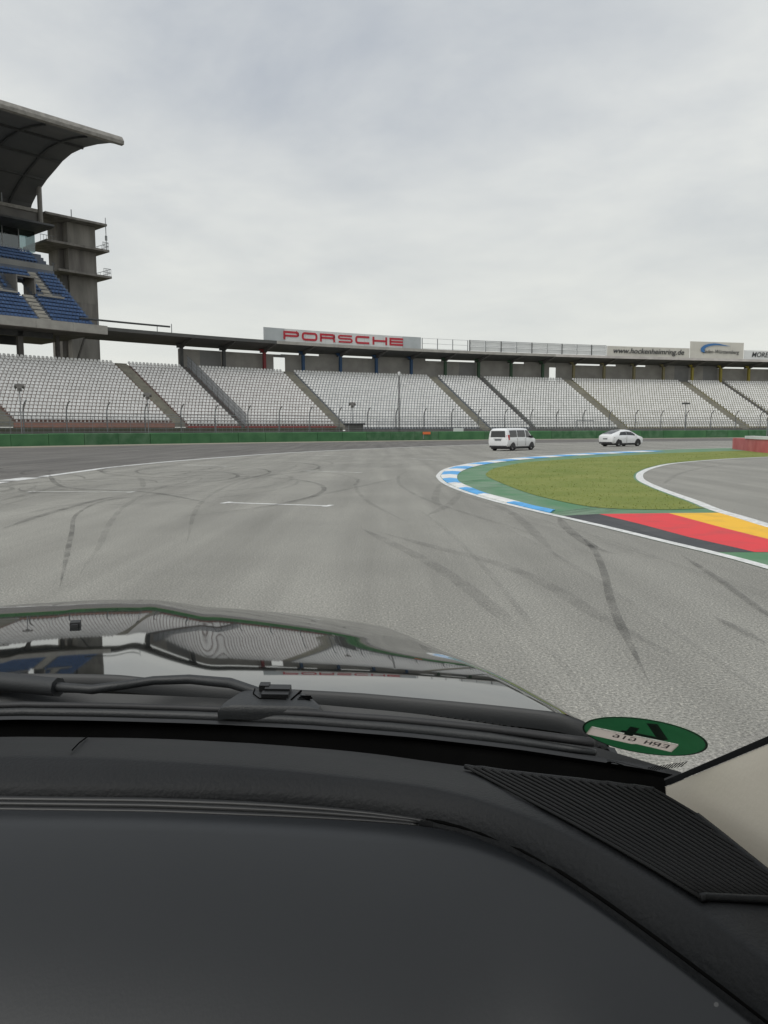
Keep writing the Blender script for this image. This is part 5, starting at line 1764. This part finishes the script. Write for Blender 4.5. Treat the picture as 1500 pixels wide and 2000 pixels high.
# ---- wiper
wp = bpy.data.objects.new('wiper', None)
COL.objects.link(wp); wp.parent = truck
MB().tube(T([(-.36, 1.19, -.352), (-.1, 1.155, -.345), (.02, 1.098, -.333), (.105, 1.030, -.326)]), [.012, .014, .0135, .0125], 8).build('arm_cover', M_WIPER, wp, True, 50)
MB().tube(T([(.100, 1.034, -.326), (.150, .994, -.321), (.190, .992, -.318), (.224, .992, -.315), (.269, .973, -.311), (.318, .942, -.310), (.338, .918, -.311), (.352, .905, -.313)]), [.0062, .0062, .0058, .0058, .0062, .0068, .0062, .006], 8).build('arm', M_WIPER, wp, True, 50)
gbR = np.array(resample(GLASS_BASE, 300))


def blade_pt(x, dy, off):
    i = int(np.argmin(abs(gbR[:, 0] - x)))
    p = gbR[i]
    return (x, p[1] + dy, p[2] + off)


bx = np.linspace(-.62, .625, 60)
pts = []
for x in bx:
    i = int(np.argmin(abs(gbR[:, 0] - abs(x))))
    pts.append((x, gbR[i][1] + .022, gbR[i][2] + .001))
MB().tube(T(pts), [.0068 if x < .55 else .0068 - .05 * (x - .55) for x in bx], 6).build('blade', M_WIPER, wp, True)
pts2 = [(p[0], p[1] + .004, p[2] + .008) for p in pts]
MB().tube(T(pts2), 0.0045, 5).build('spoiler', M_BPLAST, wp, True)
# blade cover: half-dome plate with bevel foot
c0, c1 = np.array((.300, .874, -.325)), np.array((.414, .838, -.325))
ux = (c1 - c0); LW = np.linalg.norm(ux); ux /= LW
uy = np.array((.25, .95, .12)); uy -= ux * uy.dot(ux); uy /= np.linalg.norm(uy)
uz = np.cross(ux, uy)
if uz[2] < 0:
    uz = -uz


def cov(x, y, z):
    return tuple(c0 + ux * x + uy * y + uz * z)


outl = [(0, 0), (LW, 0), (LW + .001, .010), (LW - .008, .024), (LW - .028, .046), (LW - .050, .060), (LW * .45, .066), (.030, .060), (.014, .044), (.004, .022), (0, .010)]
n = len(outl)
cx_ = LW / 2
lay = [(outl, -.004), (outl, .004), ([(cx_ + (x - cx_) * .94, .006 + (y - .006) * .92 + .002) for x, y in outl], .0085), ([(cx_ + (x - cx_) * .72, .02 + (y - .02) * .72) for x, y in outl], .011)]
v, f = [], []
for ol, z in lay:
    v += [cov(x, y, z) for x, y in ol]
for r_ in range(len(lay) - 1):
    for j in range(n):
        f.append((r_ * n + j, r_ * n + (j + 1) % n, (r_ + 1) * n + (j + 1) % n, (r_ + 1) * n + j))
f.append(tuple((len(lay) - 1) * n + j for j in range(n)))
cover = fix_normals(mesh_ob('blade_cover', T(v), f, M_WIPER, wp, True, 35))
for (x0_, x1_, y0_, y1_, z0_, z1_) in ((.048, .078, .034, .046, .010, .018), (.046, .078, .024, .033, .010, .016), (.040, .052, .040, .050, .010, .019)):
    m_ = MB()
    m_.box(x0_, x1_, y0_, y1_, z0_, z1_)
    m_.v = T([cov(*p) for p in m_.v])
    fix_normals(m_.build('clip', M_TRIM, wp))
for pl, w_ in (([(.082, .020), (.090, .044)], .0016), ([(.091, .030), (.104, .030)], .0007), ([(.090, .026), (.106, .026)], .0007), ([(.089, .022), (.104, .022)], .0007), ([(.033, .050), (.034, .034), (.044, .022), (.076, .021)], .0008)):
    m_ = MB()
    stroke(m_, pl, w_, .0100, .0121)
    m_.v = T([cov(*p) for p in m_.v])
    m_.build('cover_groove', M_GAP, wp)
M_EMB = mat('embossed_mark', (0.075, 0.079, 0.083), 0.45)
me = text_mesh('BOSCH', .0125, 0, .0004, 'LEFT')
A_ = Matrix(((ux[0], uy[0], uz[0], 0), (ux[1], uy[1], uz[1], 0), (ux[2], uy[2], uz[2], 0), (0, 0, 0, 1)))
def covm(x, y, z):
    p = cov(x, y, z)
    return Matrix.Translation((p[0], p[1], p[2] + CAM_H)) @ A_
place_mesh('lettering', me, M_EMB, covm(.045, .0045, .0092), wp)
m_ = MB()
stroke(m_, arc2(.033, .009, .0058, .0052, 0, 355, 20), .0011, .0085, .0100)
stroke(m_, [(.030, .0065), (.030, .0115)], .001, .0085, .0100); stroke(m_, [(.036, .0065), (.036, .0115)], .001, .0085, .0100); stroke(m_, [(.030, .009), (.036, .009)], .001, .0085, .0100)
m_.v = T([cov(*p) for p in m_.v])
m_.build('emblem', M_EMB, wp)

# ---- sticker on the inside of the glass
sc0 = np.array([0.61483, 0.51123, -0.23411]); sh = np.array([0.64556, 0.47593, -0.23335]) - sc0; sw_ = (np.array([0.61028, 0.48804, -0.21370]) - sc0) / .9
nrm = np.cross(sh, sw_); nrm /= np.linalg.norm(nrm)
if nrm.dot(-sc0 + np.array([.28, 0, 0])) < 0:
    nrm = -nrm


def stk(h, w, k):
    return tuple(sc0 + sh * h + sw_ * w + nrm * (.004 + .0004 * k))


nn = 64
lq = [(-.86, -.02), (.60, -.02), (.60, -.50), (.02, -.46), (-.05, -.52), (-.86, -.50)]
bm = bmesh.new()                       # green film, cut out where the writing field sits
loops = []
for ring_ in ([(math.cos(2 * math.pi * i / nn), math.sin(2 * math.pi * i / nn)) for i in range(nn)], [(x * .985, y) for x, y in lq]):
    vs_ = [bm.verts.new(T([stk(x, y, 0)])[0]) for x, y in ring_]
    loops += [bm.edges.new((vs_[i], vs_[(i + 1) % len(vs_)])) for i in range(len(vs_))]
bmesh.ops.triangle_fill(bm, use_beauty=True, edges=loops)
me_ = bpy.data.meshes.new('sticker')
bm.to_mesh(me_); bm.free()
me_.materials.append(M_STICKER)
stick = bpy.data.objects.new('sticker', me_)
COL.objects.link(stick)
stick.parent = truck
m_ = MB()
ro = [stk(math.cos(R(a)), math.sin(R(a)), 1) for a in range(0, 360, 6)]; ri_ = [stk(.965 * math.cos(R(a)), .965 * math.sin(R(a)), 1) for a in range(0, 360, 6)]
k = len(ro)
m_.add(T(ro + ri_), [(i, (i + 1) % k, k + (i + 1) % k, k + i) for i in range(k)])
m_.build('sticker_rim', M_STTXT, stick)
lab = MB()
lab.add(T([stk(x, y, 2) for x, y in lq]), [tuple(range(len(lq)))])
lab.build('label_field', M_LABEL, stick)


def flat_stroke(mb, pts, w, k):
    P = [np.array(p, float) for p in pts]
    for a, b in zip(P[:-1], P[1:]):
        d = (b - a) / np.linalg.norm(b - a); m = np.array([-d[1], d[0]]) * w / 2
        mb.add(T([stk(*(a - m - d * w * .2), k), stk(*(b - m + d * w * .2), k), stk(*(b + m + d * w * .2), k), stk(*(a + m - d * w * .2), k)]), [(0, 1, 2, 3)])


four = MB()
flat_stroke(four, [(-.02, .82), (.30, .14)], .17, 2)
flat_stroke(four, [(.32, .12), (-.34, .12)], .13, 2.4)
flat_stroke(four, [(-.22, .46), (-.22, -.01)], .15, 2.8)
four.build('numeral', M_STTXT, stick)
GL = {'E': [[(1, 0), (0, 0), (0, 2), (1, 2)], [(0, 1), (.8, 1)]], 'R': [[(0, 0), (0, 2), (1, 2), (1, 1.1), (0, 1)], [(.5, 1), (1, 0)]], 'H': [[(0, 0), (0, 2)], [(1, 0), (1, 2)], [(0, 1), (1, 1)]],
      'G': [[(1, 1.7), (.7, 2), (.2, 2), (0, 1.6), (0, .4), (.3, 0), (1, 0), (1, .9), (.6, .9)]], 'I': [[(.5, 0), (.5, 2)]], '6': [[(.9, 2), (.2, 1.6), (0, .8), (.1, .1), (.9, .1), (1, .8), (.2, 1.0)]]}
x = .47
tx = MB()
for ch in 'ERH GI6':
    if ch == ' ':
        x -= .13
        continue
    for pl in GL[ch]:
        flat_stroke(tx, [(x - px * .085, -.30 + py * .10) for px, py in pl], .030, 3.2)
    x -= .135
tx.build('lettering', M_LBTXT, stick)

# printed motif and toothed edge in the corner of the glass
g0, g1, g2 = np.array([0.6164, 0.5702, -0.2783]), np.array([0.6371, 0.5481, -0.2789]), np.array([0.6234, 0.5774, -0.2891])
eh, ew = g1 - g0, g0 - g2
mo = MB()


def mot(pts, w):
    P = [np.array(p, float) for p in pts]
    for a, b in zip(P[:-1], P[1:]):
        d = (b - a) / (np.linalg.norm(b - a) + 1e-9); m = np.array([-d[1], d[0]]) * w / 2
        c = [a - m, b - m, b + m, a + m]
        mo.add(T([tuple(g0 + eh * q[0] + ew * q[1] + np.array([0, -.004, -.002])) for q in c]), [(0, 1, 2, 3)])


mot(arc2(.22, -.55, .20, .40, 30, 300, 10), .12)
mot(arc2(.28, -.6, .09, .2, 0, 330, 8), .07)
mot([(.35, -.2), (.50, -.35), (.62, -.8), (.75, -.55), (.9, -.4)], .11)
mot(arc2(.85, -.75, .16, .35, 200, -60, 8), .09)
mot([(.0, -.1), (.15, .05), (1.0, .0)], .05)
mo.build('printed_motif', M_FRIT, ws_)
te = MB()
t0, t1 = np.array([0.6436, 0.5489, -0.2849]), np.array([0.6526, 0.5087, -0.2635])
for i in range(13):
    a = t0 + (t1 - t0) * i / 13
    b = t0 + (t1 - t0) * (i + .55) / 13
    up_ = np.array([0, -.004, .004])
    te.add(T([tuple(a - up_), tuple(b - up_), tuple(b + up_), tuple(a + up_)]), [(0, 1, 2, 3)])
te.build('toothed_edge', M_FRIT, ws_)

# ---- dashboard
dash = bpy.data.objects.new('dashboard', None)
COL.objects.link(dash); dash.parent = truck
slot = [shift(glass_b, 0, .001, -.001), shift(glass_b, -.005, -.012, -.022), shift(glass_b, -.01, -.03, -.045), shift(d_far, .01, .06, -.06), shift(d_far, 0, .006, -.012), d_far]
loft('windscreen_slot', slot, M_GAP, dash, True, 81)  # black colour stands in for the deep shade inside the slot


def between(a, b, t, n=81, lift=0):
    A, B = np.array(resample(a, n)), np.array(resample(b, n))
    P = A * (1 - t) + B * t
    P[:, 2] += lift
    return [tuple(p) for p in P]


loft('top_pad', [shift(d_far, 0, .004, -.006), d_far, between(d_far, d_ridge, .4, lift=.001), between(d_far, d_ridge, .8, lift=.0015), between(d_far, d_ridge, .95, lift=.001), d_ridge, between(d_ridge, d_groove, .12, lift=.0005)], M_DASH, dash, True, 91)
loft('ridge_pad', [between(d_ridge, d_groove, .10, lift=.0009), between(d_ridge, d_groove, .35, lift=.0025), between(d_ridge, d_groove, .75, lift=.002), between(d_ridge, d_groove, .96, lift=.0), shift(between(d_ridge, d_groove, 1.0), 0, 0, -.012)], M_DASH, dash, True, 91)
loft('groove', [shift(d_groove, 0, .003, -.010), shift(p_top, 0, -.004, -.012)], M_GAP, dash, True, 91)
# slim trim blades that fill the joint left of the corner
gR, pR = resample(DASH_GROOVE, 200), resample(PANEL_TOP, 200)
for (i0_, i1_, t0_, t1_, dz) in ((0, 128, .10, .40, .001), (16, 130, .48, .72, .0015), (14, 131, .80, 1.02, .001)):
    up_e = [tuple(np.array(gR[i]) * (1 - t0_) + np.array(pR[i]) * t0_ + np.array([0, 0, dz - .004])) for i in range(i0_, i1_, 3)]
    lo_e = [tuple(np.array(gR[i]) * (1 - t1_) + np.array(pR[i]) * t1_ + np.array([0, 0, dz - .003])) for i in range(i0_, i1_, 3)]
    mid_ = [tuple((np.array(a) + np.array(b)) / 2 + np.array([0, 0, .0022])) for a, b in zip(up_e, lo_e)]
    loft('trim_blade', [shift(up_e, 0, 0, -.006), up_e, mid_, lo_e, shift(lo_e, 0, 0, -.006)], M_TRIM, dash, True, 31)
pan_ = [shift(p_top, 0, 0, -.014), shift(p_top, 0, -.0005, -.003), shift(p_top, 0, -.005, .0005)]
for k, (dy, dz) in enumerate(((-.03, -.002), (-.08, -.016), (-.14, -.042), (-.21, -.085), (-.29, -.15), (-.36, -.26))):
    pan_.append([(p[0] * (1 - .02 * k), p[1] + dy, p[2] + dz) for p in p_top])
loft('lower_panel', pan_, M_PANEL, dash, True, 91)
# shadow line where the panel meets the ridge
gm = [tuple(np.array(a) * .45 + np.array(b) * .55 + np.array([0, 0, .0005])) for a, b in zip(resample(DASH_GROOVE, 60), resample(PANEL_TOP, 60))]
MB().tube(T([(p[0], p[1], p[2] + .0012) for p in gm[37:]]), [.0004, .0016] + [.0026] * 21, 6).build('shut_line', M_GAP, dash)
# seam lid near the centre of the top pad
LID = [(.1711, .7891, -.3025), (.1736, .7154, -.2795), (.1754, .665, -.2655)]
MB().tube(T(LID), 0.0008, 4).build('lid_seam', M_GAP, dash)
# defroster and speaker grille of parallel ribs
base_pts_l = [r[0] for r in RIBS]; base_pts_r = [r[-1] for r in RIBS]
gv, gf = [], []
nrb = 5
for r_ in RIBS:
    rr = resample(r_, nrb)
    gv += [(p[0], p[1], p[2] + .0028) for p in rr]
for i in range(len(RIBS) - 1):
    for j in range(nrb - 1):
        gf.append((i * nrb + j, i * nrb + j + 1, (i + 1) * nrb + j + 1, (i + 1) * nrb + j))
fix_normals(mesh_ob('grille_bed', T(gv), gf, M_GRILLE, dash))
fr0 = [(p[0], p[1], p[2] + .0036) for p in [r[0] for r in RIBS]]
MB().tube(T(fr0), 0.0022, 6).build('grille_frame', M_DASH, dash, True)
MB().tube(T([(p[0], p[1], p[2] + .0036) for p in [r[-1] for r in RIBS]]), 0.0022, 6).build('grille_frame', M_DASH, dash, True)
for r_ in RIBS:
    rr = resample(r_, 9)
    MB().tube(T([(p[0], p[1], p[2] + .0040) for p in rr]), 0.0012, 5).build('grille_rib', M_RIB, dash, True)

# ---- right front pillar: trim panel along the side of the glass, with black seal
E0 = np.array(GLASS_BASE[-1]); 
E1 = np.array([E0[0] * .97, E0[1] + RAKE[0], E0[2] + RAKE[1]])
for sg in (1, -1):
    ed = [tuple(E0 + (E1 - E0) * t + np.array([0, -.004, -.004])) for t in np.linspace(-.06, 1, 14)]
    inn1 = [(p[0] - .0015, p[1] - .0035, p[2] - .002) for p in ed]
    out2 = [(p[0] - .004, p[1] - .07, p[2] - .07) for p in ed]
    out3 = [(p[0] + .004, p[1] - .19, p[2] - .16) for p in ed]
    fl_ = lambda c: [(p[0] * sg, p[1], p[2]) for p in c]
    loft('pillar_seal', [fl_([(p[0] + .001, p[1] + .001, p[2] + .001) for p in ed]), fl_(ed), fl_(inn1)], M_FRIT, truck, True, 20)
    pil = loft('pillar_trim', [fl_([(p[0] - .001, p[1] - .0035, p[2] - .0022) for p in ed]), fl_([(p[0] - .005, p[1] - .016, p[2] - .012) for p in ed]), fl_(out2), fl_(out3)], M_PILLAR, truck, True, 20)
# cabin roof that shades the cabin
MB().box(-.74, .74, -1.6, .10, CAM_H + .36, CAM_H + .40).build('roof', M_PILLAR, truck)
